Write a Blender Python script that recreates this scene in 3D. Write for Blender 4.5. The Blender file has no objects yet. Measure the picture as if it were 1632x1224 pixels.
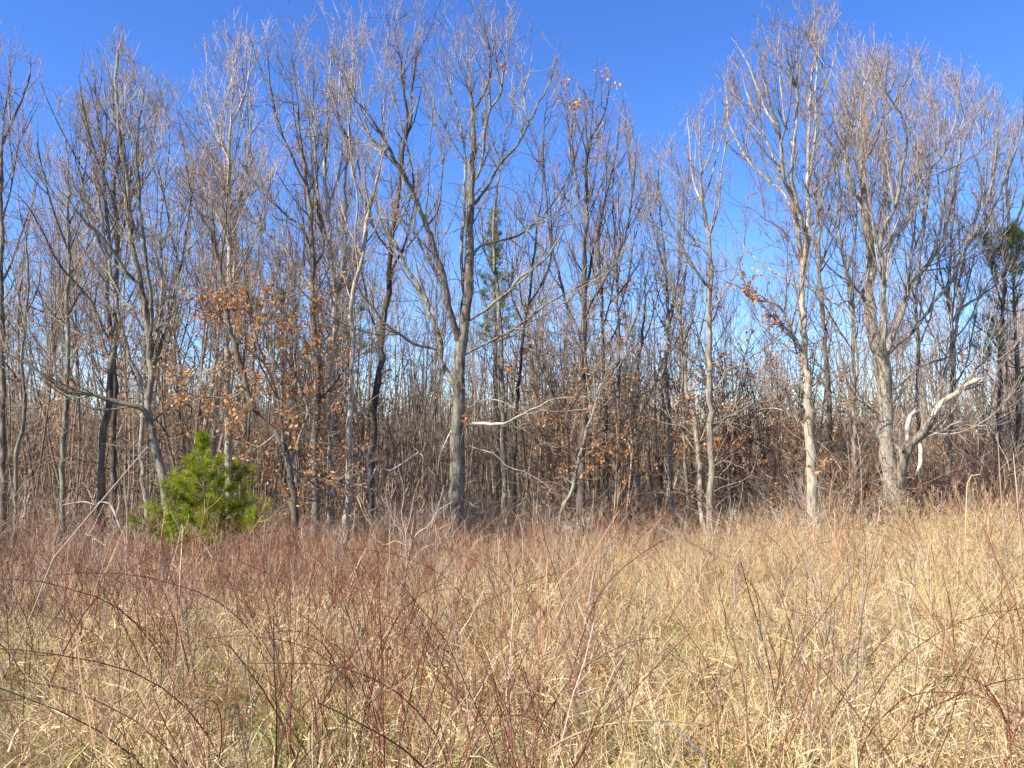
import bpy, math, random
import numpy as np
from mathutils import Vector

# ------------------------------------------------------------------ camera, sky, sun, exposure
sc = bpy.context.scene
SEED = 11
rng = np.random.default_rng(SEED)
FPX, CX, CY, HORIZON = 1358.0, 816.0, 612.0, 700.0
PITCH = math.atan((HORIZON - CY) / FPX)
EYE = np.array([0.0, 0.0, 1.6])

cam_d = bpy.data.cameras.new('camera'); cam = bpy.data.objects.new('camera', cam_d)
sc.collection.objects.link(cam); sc.camera = cam
cam.location = EYE; cam.rotation_euler = (math.pi / 2 + PITCH, 0, 0)
cam_d.sensor_width = 36.0; cam_d.lens = 36.0 * FPX / 1632.0
cam_d.clip_start = 0.05; cam_d.clip_end = 4000

SUN_ELEV, SUN_SIDE = math.radians(40), math.radians(58)       # side: angle from straight behind the camera towards the left
sun_vec = Vector((-math.sin(SUN_SIDE) * math.cos(SUN_ELEV), -math.cos(SUN_SIDE) * math.cos(SUN_ELEV), math.sin(SUN_ELEV)))
world = bpy.data.worlds.new('World'); sc.world = world; world.use_nodes = True
wn = world.node_tree.nodes; wl = world.node_tree.links; wn.clear()
sky = wn.new('ShaderNodeTexSky'); sky.sky_type = 'NISHITA'; sky.sun_disc = False
sky.sun_elevation = SUN_ELEV; sky.sun_rotation = math.atan2(sun_vec.x, sun_vec.y)
sky.altitude = 300; sky.air_density = 1.0; sky.dust_density = 0.0; sky.ozone_density = 4.0
bg = wn.new('ShaderNodeBackground'); bg.inputs['Strength'].default_value = 0.1
wo = wn.new('ShaderNodeOutputWorld')
shs = wn.new('ShaderNodeHueSaturation'); shs.inputs['Hue'].default_value = 0.512; shs.inputs['Saturation'].default_value = 1.2; shs.inputs['Value'].default_value = 1.17
stn = wn.new('ShaderNodeMix'); stn.data_type = 'RGBA'; stn.blend_type = 'MULTIPLY'; stn.inputs[0].default_value = 1.0; stn.inputs[7].default_value = (.83, .93, 1.08, 1)
wl.new(sky.outputs[0], shs.inputs['Color']); wl.new(shs.outputs[0], stn.inputs[6]); wl.new(stn.outputs[2], bg.inputs[0]); wl.new(bg.outputs[0], wo.inputs[0])
sun_d = bpy.data.lights.new('sun', 'SUN'); sun_d.energy = 5.0; sun_d.angle = math.radians(0.55); sun_d.color = (1.0, 0.92, 0.78)
sun = bpy.data.objects.new('sun', sun_d); sc.collection.objects.link(sun)
sun.rotation_euler = sun_vec.to_track_quat('Z', 'Y').to_euler()
sc.view_settings.view_transform = 'Standard'; sc.view_settings.look = 'None'
sc.view_settings.gamma = 1.0; sc.view_settings.use_curve_mapping = False
sc.view_settings.exposure = 1.02
sc.cycles.max_bounces = 5; sc.cycles.diffuse_bounces = 3; sc.cycles.transparent_max_bounces = 4

COL = sc.collection

# ------------------------------------------------------------------ terrain function and photograph-to-place mapping
def smooth(a, b, t):
    t = np.clip((t - a) / (b - a), 0, 1); return t * t * (3 - 2 * t)

def ground_z(x, y):
    x = np.asarray(x, float); y = np.asarray(y, float)
    near = -0.058 * np.clip(y, -60, 26)
    side = 0.018 * np.clip(x, -16, 16) * smooth(2, 20, y)
    right = smooth(-8, 22, x * 26 / np.maximum(y, 26))
    wood = -(0.03 + 0.09 * right) * np.clip(y - 26, 0, 90)
    bump = 0.06 * np.sin(x * 0.9 + 1.3) * np.sin(y * 0.7) + 0.05 * np.sin(x * 0.37 - y * 0.51)
    rise = smooth(330, 620, y) * (14.0 + 3.0 * np.sin(x * 0.006 + 1.0) + 1.6 * np.sin(x * 0.021) + 0.8 * np.sin(x * 0.05 + y * 0.02))
    return near + side + wood + bump + rise * (0.75 + 0.25 * right) 

def ray(px, py):
    u = (px - CX) / FPX; v = (CY - py) / FPX
    cp, sp = math.cos(PITCH), math.sin(PITCH)
    return np.array([u, cp - v * sp, sp + v * cp])

def at(px, py, depth):
    r = ray(px, py); return EYE + r * (depth / r[1])

def project(P):
    d = P - EYE; cp, sp = math.cos(PITCH), math.sin(PITCH)
    z = d[..., 1] * cp + d[..., 2] * sp; v = -d[..., 1] * sp + d[..., 2] * cp
    return CX + FPX * d[..., 0] / z, CY - FPX * v / z

# ------------------------------------------------------------------ materials
def new_mat(name):
    m = bpy.data.materials.new(name); m.use_nodes = True
    n = m.node_tree.nodes; n.clear(); return m, n, m.node_tree.links

def ramp(n, stops):
    r = n.new('ShaderNodeValToRGB'); e = r.color_ramp.elements
    while len(e) < len(stops): e.new(0.5)
    for i, (p, c) in enumerate(stops): e[i].position = p; e[i].color = (*c, 1)
    return r

def bark_mat(name, dark, mid, light, bump=0.6, lichen=None, zs=1.6):
    m, n, l = new_mat(name)
    tc = n.new('ShaderNodeTexCoord'); mp = n.new('ShaderNodeMapping'); mp.inputs['Scale'].default_value = (7, 7, zs)
    l.new(tc.outputs['Object'], mp.inputs[0])
    no = n.new('ShaderNodeTexNoise'); no.inputs['Scale'].default_value = 2.2; no.inputs['Detail'].default_value = 6; no.inputs['Roughness'].default_value = 0.7
    l.new(mp.outputs[0], no.inputs['Vector'])
    r = ramp(n, [(0.36, dark), (0.49, mid), (0.64, light)]); l.new(no.outputs[0], r.inputs[0])
    n2 = n.new('ShaderNodeTexNoise'); n2.inputs['Scale'].default_value = 1.7; n2.inputs['Detail'].default_value = 4
    l.new(tc.outputs['Object'], n2.inputs['Vector'])
    r2 = ramp(n, [(0.46, (0, 0, 0)), (0.62, (1, 1, 1))]); l.new(n2.outputs[0], r2.inputs[0])
    mx = n.new('ShaderNodeMix'); mx.data_type = 'RGBA'
    l.new(r2.outputs[0], mx.inputs[0]); l.new(r.outputs[0], mx.inputs[6]); mx.inputs[7].default_value = (*(lichen or light), 1)
    if lichen is None: mx.inputs[0].default_value = 0
    oi = n.new('ShaderNodeObjectInfo'); mr = n.new('ShaderNodeMapRange'); mr.inputs[3].default_value = 0.75; mr.inputs[4].default_value = 1.25
    l.new(oi.outputs['Random'], mr.inputs[0])
    hs = n.new('ShaderNodeHueSaturation'); l.new(mr.outputs[0], hs.inputs['Value']); l.new(mx.outputs[2], hs.inputs['Color'])
    b = n.new('ShaderNodeBsdfPrincipled'); b.inputs['Roughness'].default_value = 0.9; b.inputs['Specular IOR Level'].default_value = 0.2
    l.new(hs.outputs[0], b.inputs['Base Color'])
    if bump:
        bp = n.new('ShaderNodeBump'); bp.inputs['Strength'].default_value = bump; bp.inputs['Distance'].default_value = 0.06
        l.new(no.outputs[0], bp.inputs['Height']); l.new(bp.outputs[0], b.inputs['Normal'])
    o = n.new('ShaderNodeOutputMaterial'); l.new(b.outputs[0], o.inputs[0]); return m

def strand_mat(name, c1, c2, c3, trans=0.0, scale=3.0, rough=0.7, var=0.25):
    m, n, l = new_mat(name)
    g = n.new('ShaderNodeNewGeometry'); oi = n.new('ShaderNodeObjectInfo')
    no = n.new('ShaderNodeTexNoise'); no.inputs['Scale'].default_value = scale; no.inputs['Detail'].default_value = 2
    l.new(g.outputs['Position'], no.inputs['Vector'])
    ad = n.new('ShaderNodeMath'); ad.operation = 'ADD'; l.new(g.outputs['Random Per Island'], ad.inputs[0]); l.new(no.outputs[0], ad.inputs[1])
    ml = n.new('ShaderNodeMath'); ml.operation = 'MULTIPLY'; ml.inputs[1].default_value = 0.5; l.new(ad.outputs[0], ml.inputs[0])
    r = ramp(n, [(0.2, c1), (0.5, c2), (0.8, c3)]); l.new(ml.outputs[0], r.inputs[0])
    mr = n.new('ShaderNodeMapRange'); mr.inputs[3].default_value = 1 - var; mr.inputs[4].default_value = 1 + var
    l.new(oi.outputs['Random'], mr.inputs[0])
    hs = n.new('ShaderNodeHueSaturation'); l.new(mr.outputs[0], hs.inputs['Value']); l.new(r.outputs[0], hs.inputs['Color'])
    b = n.new('ShaderNodeBsdfPrincipled'); b.inputs['Roughness'].default_value = rough; b.inputs['Specular IOR Level'].default_value = 0.06
    l.new(hs.outputs[0], b.inputs['Base Color'])
    o = n.new('ShaderNodeOutputMaterial')
    if trans:
        t = n.new('ShaderNodeBsdfTranslucent'); l.new(hs.outputs[0], t.inputs[0])
        mx = n.new('ShaderNodeMixShader'); mx.inputs[0].default_value = trans
        l.new(b.outputs[0], mx.inputs[1]); l.new(t.outputs[0], mx.inputs[2]); l.new(mx.outputs[0], o.inputs[0])
    else:
        l.new(b.outputs[0], o.inputs[0])
    return m

M = {}
M['grey'] = bark_mat('bark_grey', (.05, .042, .033), (.19, .16, .125), (.42, .37, .29), bump=1.0, lichen=(.30, .29, .20))
M['brown'] = bark_mat('bark_brown', (.035, .028, .022), (.14, .105, .08), (.32, .25, .185), lichen=(.26, .24, .17))
M['dark'] = bark_mat('bark_dark', (.03, .025, .02), (.08, .066, .055), (.17, .145, .12))
M['pale'] = bark_mat('bark_pale', (.12, .09, .06), (.38, .31, .225), (.62, .54, .42), bump=0.7, lichen=(.34, .30, .22))
M['silver'] = bark_mat('bark_silver', (.09, .07, .05), (.30, .25, .19), (.52, .46, .37), bump=1.0, lichen=(.36, .33, .25))
M['dead'] = bark_mat('bare_dead_wood', (.15, .12, .085), (.42, .36, .28), (.66, .59, .48), bump=0.3, zs=4)
M['twig'] = strand_mat('twig_bark', (.08, .05, .033), (.28, .195, .13), (.58, .46, .34), scale=0.8)
M['twig_red'] = strand_mat('twig_bark_reddish', (.16, .09, .085), (.29, .19, .175), (.42, .33, .30), scale=0.8)
M['twig_pale'] = strand_mat('twig_bark_pale', (.14, .09, .07), (.34, .25, .205), (.58, .48, .40), scale=0.8)
M['wood_bg'] = strand_mat('woodland_bark', (.07, .048, .03), (.26, .20, .14), (.52, .43, .32), scale=1.5, var=0.45)
M['leaf'] = strand_mat('dry_oak_leaf', (.40, .16, .055), (.68, .35, .15), (.82, .56, .30), trans=0.35, scale=5)
M['needle'] = strand_mat('pine_needle', (.08, .12, .010), (.27, .32, .02), (.58, .58, .08), trans=0.38, scale=4, rough=0.5)
M['needle_dark'] = strand_mat('pine_needle_dark', (.06, .10, .025), (.17, .24, .06), (.32, .37, .12), trans=0.35, scale=2, rough=0.5)
M['straw'] = strand_mat('dry_straw', (.33, .21, .09), (.68, .52, .26), (.92, .81, .52), trans=0.35, scale=1.4, var=0.2)
M['straw_gold'] = strand_mat('golden_straw', (.45, .29, .11), (.70, .52, .24), (.88, .74, .45), trans=0.3, scale=1.4, var=0.2)
M['green'] = strand_mat('green_grass', (.08, .14, .02), (.22, .29, .05), (.42, .44, .12), trans=0.3, scale=3)
M['stem'] = strand_mat('reddish_stem', (.07, .032, .023), (.28, .16, .115), (.58, .41, .29), scale=2)
M['cane'] = strand_mat('red_cane', (.05, .016, .012), (.17, .055, .038), (.36, .16, .10), scale=3, rough=0.5)
M['stalk'] = strand_mat('brown_stalk', (.09, .035, .018), (.34, .185, .105), (.72, .50, .31), scale=1.2)
M['stalk_grey'] = strand_mat('grey_stalk', (.12, .085, .055), (.36, .29, .215), (.68, .58, .45), scale=1.2)

def ground_mat():
    m, n, l = new_mat('meadow_soil_and_leaf_litter')
    tc = n.new('ShaderNodeTexCoord')
    a = n.new('ShaderNodeTexNoise'); a.inputs['Scale'].default_value = 9; a.inputs['Detail'].default_value = 8; a.inputs['Roughness'].default_value = 0.75
    b = n.new('ShaderNodeTexNoise'); b.inputs['Scale'].default_value = 0.35; b.inputs['Detail'].default_value = 4
    for q in (a, b): l.new(tc.outputs['Object'], q.inputs['Vector'])
    r1 = ramp(n, [(0.3, (.06, .04, .025)), (0.5, (.17, .12, .07)), (0.7, (.34, .26, .15))]); l.new(a.outputs[0], r1.inputs[0])
    r2 = ramp(n, [(0.3, (.10, .06, .03)), (0.5, (.26, .17, .10)), (0.7, (.44, .30, .18))]); l.new(a.outputs[0], r2.inputs[0])
    sx = n.new('ShaderNodeSeparateXYZ'); l.new(tc.outputs['Object'], sx.inputs[0])
    mr = n.new('ShaderNodeMapRange'); mr.inputs[1].default_value = 19; mr.inputs[2].default_value = 24; l.new(sx.outputs[1], mr.inputs[0])
    mx = n.new('ShaderNodeMix'); mx.data_type = 'RGBA'; l.new(mr.outputs[0], mx.inputs[0]); l.new(r1.outputs[0], mx.inputs[6]); l.new(r2.outputs[0], mx.inputs[7])
    # the far hillside is bare grey wood, seen as a tone only
    mr2 = n.new('ShaderNodeMapRange'); mr2.inputs[1].default_value = 200; mr2.inputs[2].default_value = 330; l.new(sx.outputs[1], mr2.inputs[0])
    r3 = ramp(n, [(0.35, (.10, .10, .12)), (0.65, (.20, .20, .22))])
    c = n.new('ShaderNodeTexNoise'); c.inputs['Scale'].default_value = 0.12; c.inputs['Detail'].default_value = 6; l.new(tc.outputs['Object'], c.inputs['Vector']); l.new(c.outputs[0], r3.inputs[0])
    mx2 = n.new('ShaderNodeMix'); mx2.data_type = 'RGBA'; l.new(mr2.outputs[0], mx2.inputs[0]); l.new(mx.outputs[2], mx2.inputs[6]); l.new(r3.outputs[0], mx2.inputs[7])
    s = n.new('ShaderNodeBsdfPrincipled'); s.inputs['Roughness'].default_value = 1; s.inputs['Specular IOR Level'].default_value = 0.1
    l.new(mx2.outputs[2], s.inputs['Base Color'])
    bp = n.new('ShaderNodeBump'); bp.inputs['Distance'].default_value = 0.05; l.new(a.outputs[0], bp.inputs['Height']); l.new(bp.outputs[0], s.inputs['Normal'])
    o = n.new('ShaderNodeOutputMaterial'); l.new(s.outputs[0], o.inputs[0]); return m
M['ground'] = ground_mat()

# ------------------------------------------------------------------ mesh helpers
def unit(v): return v / np.maximum(np.linalg.norm(v, axis=-1, keepdims=True), 1e-9)

def tubes(P, R, S):
    """P (N,K,3), R (N,K) -> verts, quads of N tapered tubes"""
    N, K, _ = P.shape
    T = unit(np.gradient(P, axis=1))
    ref = np.zeros((N, 1, 3)); ref[:, 0, 0] = 1
    mt = np.abs(T[:, :, 0].mean(1)) > 0.75; ref[mt, 0] = (0, 1, 0)
    A = unit(np.cross(T, np.broadcast_to(ref, T.shape))); B = np.cross(T, A)
    a = np.arange(S) * 2 * np.pi / S
    V = P[:, :, None, :] + R[:, :, None, None] * (np.cos(a)[None, None, :, None] * A[:, :, None, :] + np.sin(a)[None, None, :, None] * B[:, :, None, :])
    V = V.reshape(-1, 3)
    k = np.arange(K - 1)[:, None]; s = np.arange(S)[None, :]; s2 = (s + 1) % S
    q = np.stack([k * S + s, k * S + s2, (k + 1) * S + s2, (k + 1) * S + s], -1).reshape(-1, 4)
    Q = (np.arange(N)[:, None, None] * K * S + q[None]).reshape(-1, 4)
    return V, Q

def roughen(V, amp, P, seed=0.0):
    """push a tube's surface in and out: swellings, furrows, old knots"""
    x, y, z = V.T; K = P.shape[0]; S = len(V) // K; C = np.repeat(P, S, 0); d = V - C
    n = np.sin(x * 23 + z * 3 + seed) * np.sin(y * 25 + z * 2.2) + .7 * np.sin(z * 9 + x * 9 + seed * 2) + .5 * np.sin(z * 21 + y * 14)
    return C + d * (1 + amp * n)[:, None]

def ribbons(P, W, up=None):
    """flat strips along P (N,K,3) of half width W (N,K)"""
    N, K, _ = P.shape
    T = unit(np.gradient(P, axis=1))
    r = unit(rng.normal(size=(N, 1, 3))); A = unit(np.cross(T, np.broadcast_to(r, T.shape)))
    V = np.stack([P - A * W[..., None], P + A * W[..., None]], 2).reshape(-1, 3)
    k = np.arange(K - 1)
    q = np.stack([k * 2, k * 2 + 1, k * 2 + 3, k * 2 + 2], -1)
    return V, (np.arange(N)[:, None, None] * K * 2 + q[None]).reshape(-1, 4)

def build_mesh(name, pieces, smooth_shade=True):
    """pieces: list of (verts, quads, material)"""
    me = bpy.data.meshes.new(name); off = 0; VS = []; QS = []; MI = []; mats = []
    for V, Q, m in pieces:
        if len(Q) == 0: continue
        if m not in mats: mats.append(m); me.materials.append(m)
        VS.append(V); QS.append(Q + off); MI.append(np.full(len(Q), mats.index(m))); off += len(V)
    if not VS: return me
    V = np.concatenate(VS); Q = np.concatenate(QS); MI = np.concatenate(MI)
    me.vertices.add(len(V)); me.vertices.foreach_set('co', V.astype(np.float32).ravel())
    me.loops.add(Q.size); me.loops.foreach_set('vertex_index', Q.astype(np.int32).ravel())
    me.polygons.add(len(Q)); me.polygons.foreach_set('loop_start', np.arange(0, Q.size, 4, dtype=np.int32))
    me.polygons.foreach_set('material_index', MI.astype(np.int32))
    me.polygons.foreach_set('use_smooth', np.full(len(Q), smooth_shade))
    me.update(calc_edges=True); return me

def obj(name, me, parent=None, col=None, kind=None, label=None, cat=None, group=None, loc=None):
    o = bpy.data.objects.new(name, me); (col or COL).objects.link(o)
    if parent is not None: o.parent = parent
    if loc is not None: o.location = loc
    if kind: o['kind'] = kind
    if label: o['label'] = label
    if cat: o['category'] = cat
    if group: o['group'] = group
    return o

def resample(pts, K):
    pts = np.asarray(pts, float)
    s = np.r_[0, np.cumsum(np.linalg.norm(np.diff(pts, axis=0), axis=1))]
    t = np.linspace(0, s[-1], K)
    # Catmull-Rom through the points
    out = np.empty((K, 3)); n = len(pts)
    for i, ti in enumerate(t):
        j = min(max(np.searchsorted(s, ti) - 1, 0), n - 2)
        u = (ti - s[j]) / max(s[j + 1] - s[j], 1e-9)
        p0, p1, p2, p3 = pts[max(j - 1, 0)], pts[j], pts[j + 1], pts[min(j + 2, n - 1)]
        out[i] = 0.5 * ((2 * p1) + (-p0 + p2) * u + (2 * p0 - 5 * p1 + 4 * p2 - p3) * u * u + (-p0 + 3 * p1 - 3 * p2 + p3) * u ** 3)
    return out

def grow(P, R, per_m, lmin, lmax, ang, K, up, tmin=0.15, rmax=0.02, rtip=0.002, wob=0.12, tip_bias=0.8, taper=0.45, droop=None):
    """side branches growing from a set of parent branches"""
    N, KP, _ = P.shape
    L = np.linalg.norm(np.diff(P, axis=1), axis=2).sum(1)
    tm = tmin if np.ndim(tmin) else np.full(N, tmin)
    cnt = rng.poisson(np.maximum(per_m * L * (1 - tm), 0.0))
    idx = np.repeat(np.arange(N), cnt); n = len(idx)
    if n == 0: return np.zeros((0, K, 3)), np.zeros((0, K))
    t = tm[idx] + (1 - tm[idx]) * rng.random(n) ** tip_bias
    t = np.minimum(t, 0.999)
    f = t * (KP - 1); i0 = f.astype(int); u = (f - i0)[:, None]
    p = P[idx, i0] * (1 - u) + P[idx, i0 + 1] * u
    r = R[idx, i0] * (1 - u[:, 0]) + R[idx, i0 + 1] * u[:, 0]
    T = unit(P[idx, i0 + 1] - P[idx, i0])
    side = unit(np.cross(T, rng.normal(size=(n, 3))))
    a = ang * (0.65 + 0.7 * rng.random(n))[:, None]
    d = unit(np.cos(a) * T + np.sin(a) * side)
    length = (lmin + (lmax - lmin) * rng.random(n) ** 1.3) * (1.05 - 0.55 * (t - tm[idx]) / np.maximum(1 - tm[idx], .01))
    step = (length / (K - 1))[:, None]
    out = np.empty((n, K, 3)); out[:, 0] = p
    for k in range(1, K):
        d = unit(d + np.array([0, 0, up]) * (1.0 / (K - 1)) * 2 + rng.normal(size=(n, 3)) * wob)
        out[:, k] = out[:, k - 1] + d * step
    r0 = np.minimum(np.minimum(r * 0.62, rmax), length * 0.016 + 0.001); r0 = np.maximum(r0, rtip * 1.1)
    w = np.linspace(0, 1, K)[None]
    RR = r0[:, None] * (1 - w) ** taper * (1 - w) ** 0.3 + rtip * w
    return out, RR

def leaf_mesh(pos, size=(0.095, 0.06), mat='leaf', hang=0.5):
    """folded leaf: two quads each"""
    n = len(pos)
    if n == 0: return np.zeros((0, 3)), np.zeros((0, 4), int), M[mat]
    d = unit(rng.normal(size=(n, 3)) + np.array([0, 0, -hang])); w = unit(np.cross(d, rng.normal(size=(n, 3)))); nn = np.cross(d, w)
    L = size[0] * (0.7 + 0.6 * rng.random(n))[:, None]; W = size[1] * (0.7 + 0.6 * rng.random(n))[:, None] * 0.5
    cr = (rng.random(n)[:, None] - 0.3) * W * 1.3
    b = pos; m_ = pos + d * L * 0.55; t = pos + d * L + nn * cr * 0.8
    V = np.stack([b, m_ - w * W + nn * cr, t, m_ + w * W + nn * cr, m_ + nn * -0.2 * cr], 1).reshape(-1, 3)
    q = np.array([[0, 1, 2, 4], [0, 4, 2, 3]])
    return V, (np.arange(n)[:, None, None] * 5 + q[None]).reshape(-1, 4), M[mat]

# ------------------------------------------------------------------ ground and far hills: one sheet to the horizon
def make_ground():
    xs = np.r_[-1500, -900, -500, -300, -180, -110, -70, np.arange(-48, 49, 0.8), 70, 110, 180, 300, 500, 900, 1500]
    ys = np.r_[-40, -20, -10, np.arange(-4, 60, 0.8), np.arange(60, 140, 6), np.arange(140, 700, 14), 800, 1000, 1400, 2200]
    xs = np.unique(np.r_[xs, np.arange(-420, 421, 12)]); X, Y = np.meshgrid(xs, ys)
    V = np.stack([X, Y, ground_z(X, Y)], -1).reshape(-1, 3); nx = len(xs)
    i = np.arange(len(ys) - 1)[:, None] * nx + np.arange(nx - 1)[None]
    Q = np.stack([i, i + 1, i + nx + 1, i + nx], -1).reshape(-1, 4)
    obj('ground', build_mesh('ground', [(V, Q, M['ground'])]), kind='structure', label='meadow and woodland ground sloping away to low far hills')
make_ground()

SKY_X = [0, 60, 85, 105, 125, 190, 250, 280, 320, 400, 450, 800, 860, 905, 925, 965, 1000, 1020, 1040, 1065, 1100, 1130, 1150, 1180, 1210, 1340, 1360, 1400, 1460, 1520, 1560, 1590, 1632]
SKY_Y = [35, 55, 110, 150, 60, 25, 90, 80, 30, 5, -20, -20, 45, 85, 125, 108, 140, 195, 235, 195, 140, 110, 80, 20, -10, -10, 40, 50, 60, 85, 100, 120, 150]
def cap(P, R, loc):
    """crowns end where the treetops of this wood end"""
    if not len(P): return P, R
    qx, qy = project(P[:, -1] + loc); k = qy > np.interp(qx, SKY_X, SKY_Y) + rng.normal(size=len(P)) * 14
    return P[k], R[k]

# ------------------------------------------------------------------ the trees one can tell apart, each traced as trunk and limbs at its own distance
def parse(s): return [tuple(float(v) for v in p.split(',')) for p in s.split()]

TREES = []   # (depth, bark, twig, label, density, paths, leaf zones, leaf chance)
def T(*a): TREES.append(a)

T(20.0, 'grey', 'twig', 'spreading central oak with forked trunk and one white dead limb', 1.0, [
  (26, 3, '722,860 726,790 729,720 731,650 732,600 735,560 738,530 744,490 747,440 747,390 751,330 752,290 753,240 754,178 748,130 745,70 742,20'),
  (12, 2, '735,638 722,612 708,588 702,568 703,550 692,517 684,500 680,480 667,455 650,430 627,382 605,347 597,292 590,240'),
  (14, 2.5, '735,550 720,505 710,455 695,410 680,362 660,312 642,277 620,237 600,200 575,170 560,150 545,110'),
  (6, 2, '698,557 660,549 642,535 620,522 597,495 575,465 560,430 555,390'),
  (6.5, 2, '742,515 772,495 810,465 825,445 855,425 875,405 900,365 915,330'),
  (5, 1.5, '737,568 765,552 805,532 835,512 872,485 922,457 967,427 990,400'),
  (6, 1.5, '746,428 760,397 785,387 822,377 855,355 880,325 905,285 915,240'),
  (6.5, 2, '752,330 767,312 785,285 797,260 825,230 842,200 855,170 872,140 885,100 890,60'),
  (8, 2, '744,500 736,430 736,380 739,342 741,300 742,250 733,195 725,162 705,130 695,80'),
  (5, 2, '754,178 772,147 782,120 780,88 772,40 768,5'),
  (6, 2, '752,285 765,275 772,225 780,175 798,150 803,112 810,75 815,30'),
  (4, 1.5, '660,312 655,260 640,200 625,140 618,80 612,30'),
  (4, 1.5, '842,200 835,150 845,110 850,70'),
  (4, 1.5, '680,362 700,330 705,270 712,220'),
  (4, 1.5, '620,237 600,240 585,200 570,100 560,60'),
  (8, 4.5, '735,684 745,676 772,675 801,676', 'dead'),
  (4.5, 1.5, '803,676 820,667 832,660 860,647 885,635 935,632 960,620', 'silver'),
  (3.5, 1.5, '735,705 760,715 785,722 810,745 835,752 870,772 890,792', 'dead'),
  (2.5, 1, '727,680 720,685 710,705 700,730 697,757', 'dead'),
  (3.5, 1.5, '736,660 755,645 778,636 800,640 820,650', 'dead')],
  [(800, 105, 10, 8), (745, 668, 16, 5), (780, 705, 6, 5), (920, 600, 40, 60)], 0.5)
T(21.5, 'dark', 'twig', 'dark leaning trunk left of the central oak', 0.9, [
  (13, 3, '590,830 592,735 597,647 608,570 607,545 620,455 622,400 627,355 637,292 645,230 648,180 640,120 632,60 625,0'),
  (6, 2, '620,455 630,420 645,390 655,350 665,300'),
  (6, 2, '645,225 655,190 657,140 665,80 668,20'),
  (5, 2, '622,400 600,372 585,330 575,280 560,220 550,160'),
  (4, 1.5, '607,545 590,500 580,450 572,400')], [(590, 790, 30, 7), (640, 105, 0, 0)], 0.35)
T(19.0, 'pale', 'twig_pale', 'slim straight pale trunk left of the central oak', 0.8, [
  (11, 2.5, '551,860 554,800 557,760 557,700 560,610 562,560 562,530 560,480 572,430 580,392 585,355 598,300 610,230 612,160 606,100'),
  (4.5, 1.5, '572,430 566,380 570,320 560,260 555,190 550,120'),
  (4, 1.5, '560,610 545,575 540,540'),
  (4, 1.5, '580,392 600,360 612,320'),], [(560, 470, 40, 50)], 0.3)
T(20.5, 'brown', 'twig', 'tall dark trunk in the thick of the orange oak leaves', 1.0, [
  (14, 3, '503,860 502,760 503,700 508,600 500,520 497,440 498,380 490,300 480,220 470,130 458,60'),
  (6, 2, '497,465 475,430 450,392 412,362 395,335 360,290 320,230 300,160'),
  (6, 2, '498,430 515,400 512,367 500,300 495,220 500,140 505,70'),
  (5, 2, '490,300 470,260 445,200 430,130 425,60'),
  (5, 1.5, '505,640 530,615 560,575 585,560'),
  (5, 2, '498,400 480,362 450,337 420,300 400,250 385,190 375,140')], [(520, 500, 70, 60), (470, 620, 50, 50), (490, 720, 60, 70)], 0.6)
T(21.5, 'pale', 'twig_pale', 'tall pale-stemmed tree rising behind the dark leafy trunk', 1.0, [
  (12, 3, '528,850 528,660 530,600 532,520 535,470 527,400 523,330 518,280 520,200 525,120 532,30'),
  (7, 2, '535,470 548,440 552,380 550,300 555,230 560,150 562,80 560,20'),
  (7, 2, '527,400 512,350 505,290 500,220 480,150 470,90'),
  (5, 2, '523,330 540,280 545,210 540,140 548,60'),
  (4, 1.5, '535,470 560,440 580,400 590,350')], [(545, 560, 50, 60)], 0.4)
T(18.5, 'brown', 'twig', 'crooked oak limbing left over the small pine with rust leaves', 1.3, [
  (13, 2.5, '468,870 467,800 462,745 445,700 415,668 400,640 388,600 375,550 362,505 357,455 345,405 330,360 312,330 300,280 290,210'),
  (6, 2, '452,720 447,660 440,625 425,580 408,540 400,480 398,420'),
  (6, 2, '462,745 480,690 490,655 478,620 470,580 472,530 465,470'),
  (5, 1.5, '440,690 415,712 395,705 380,690'),
  (4, 1.5, '392,612 370,635 330,632 300,640 270,632'),
  (4, 1.5, '380,570 350,590 320,596 300,600'),
  (5, 1.5, '357,455 385,480 420,500 450,495'),
  (4, 1.5, '362,505 335,495 310,490'),
  (4, 1.5, '462,745 495,760 520,755 545,770')],
  [(370, 490, 85, 35), (310, 590, 45, 16), (350, 635, 95, 24), (420, 660, 80, 80), (490, 730, 80, 80), (480, 560, 80, 60), (265, 700, 35, 14)], 0.9)
T(20.0, 'pale', 'twig_pale', 'straight cream trunk standing behind the small pine', 0.9, [
  (12, 3, '366,850 364,790 363,700 362,620 362,560 360,520 365,470 366,400 364,350 364,290 368,200 372,120 376,60'),
  (5, 2, '375,400 350,350 325,317 300,292 270,250 255,215'),
  (5, 2, '364,350 385,310 395,250 400,180 395,110'),
  (5, 2, '368,260 350,220 335,170 325,110'),
  (4, 1.5, '368,200 390,150 400,90 402,50')], [(360, 480, 40, 30)], 0.4)
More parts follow.
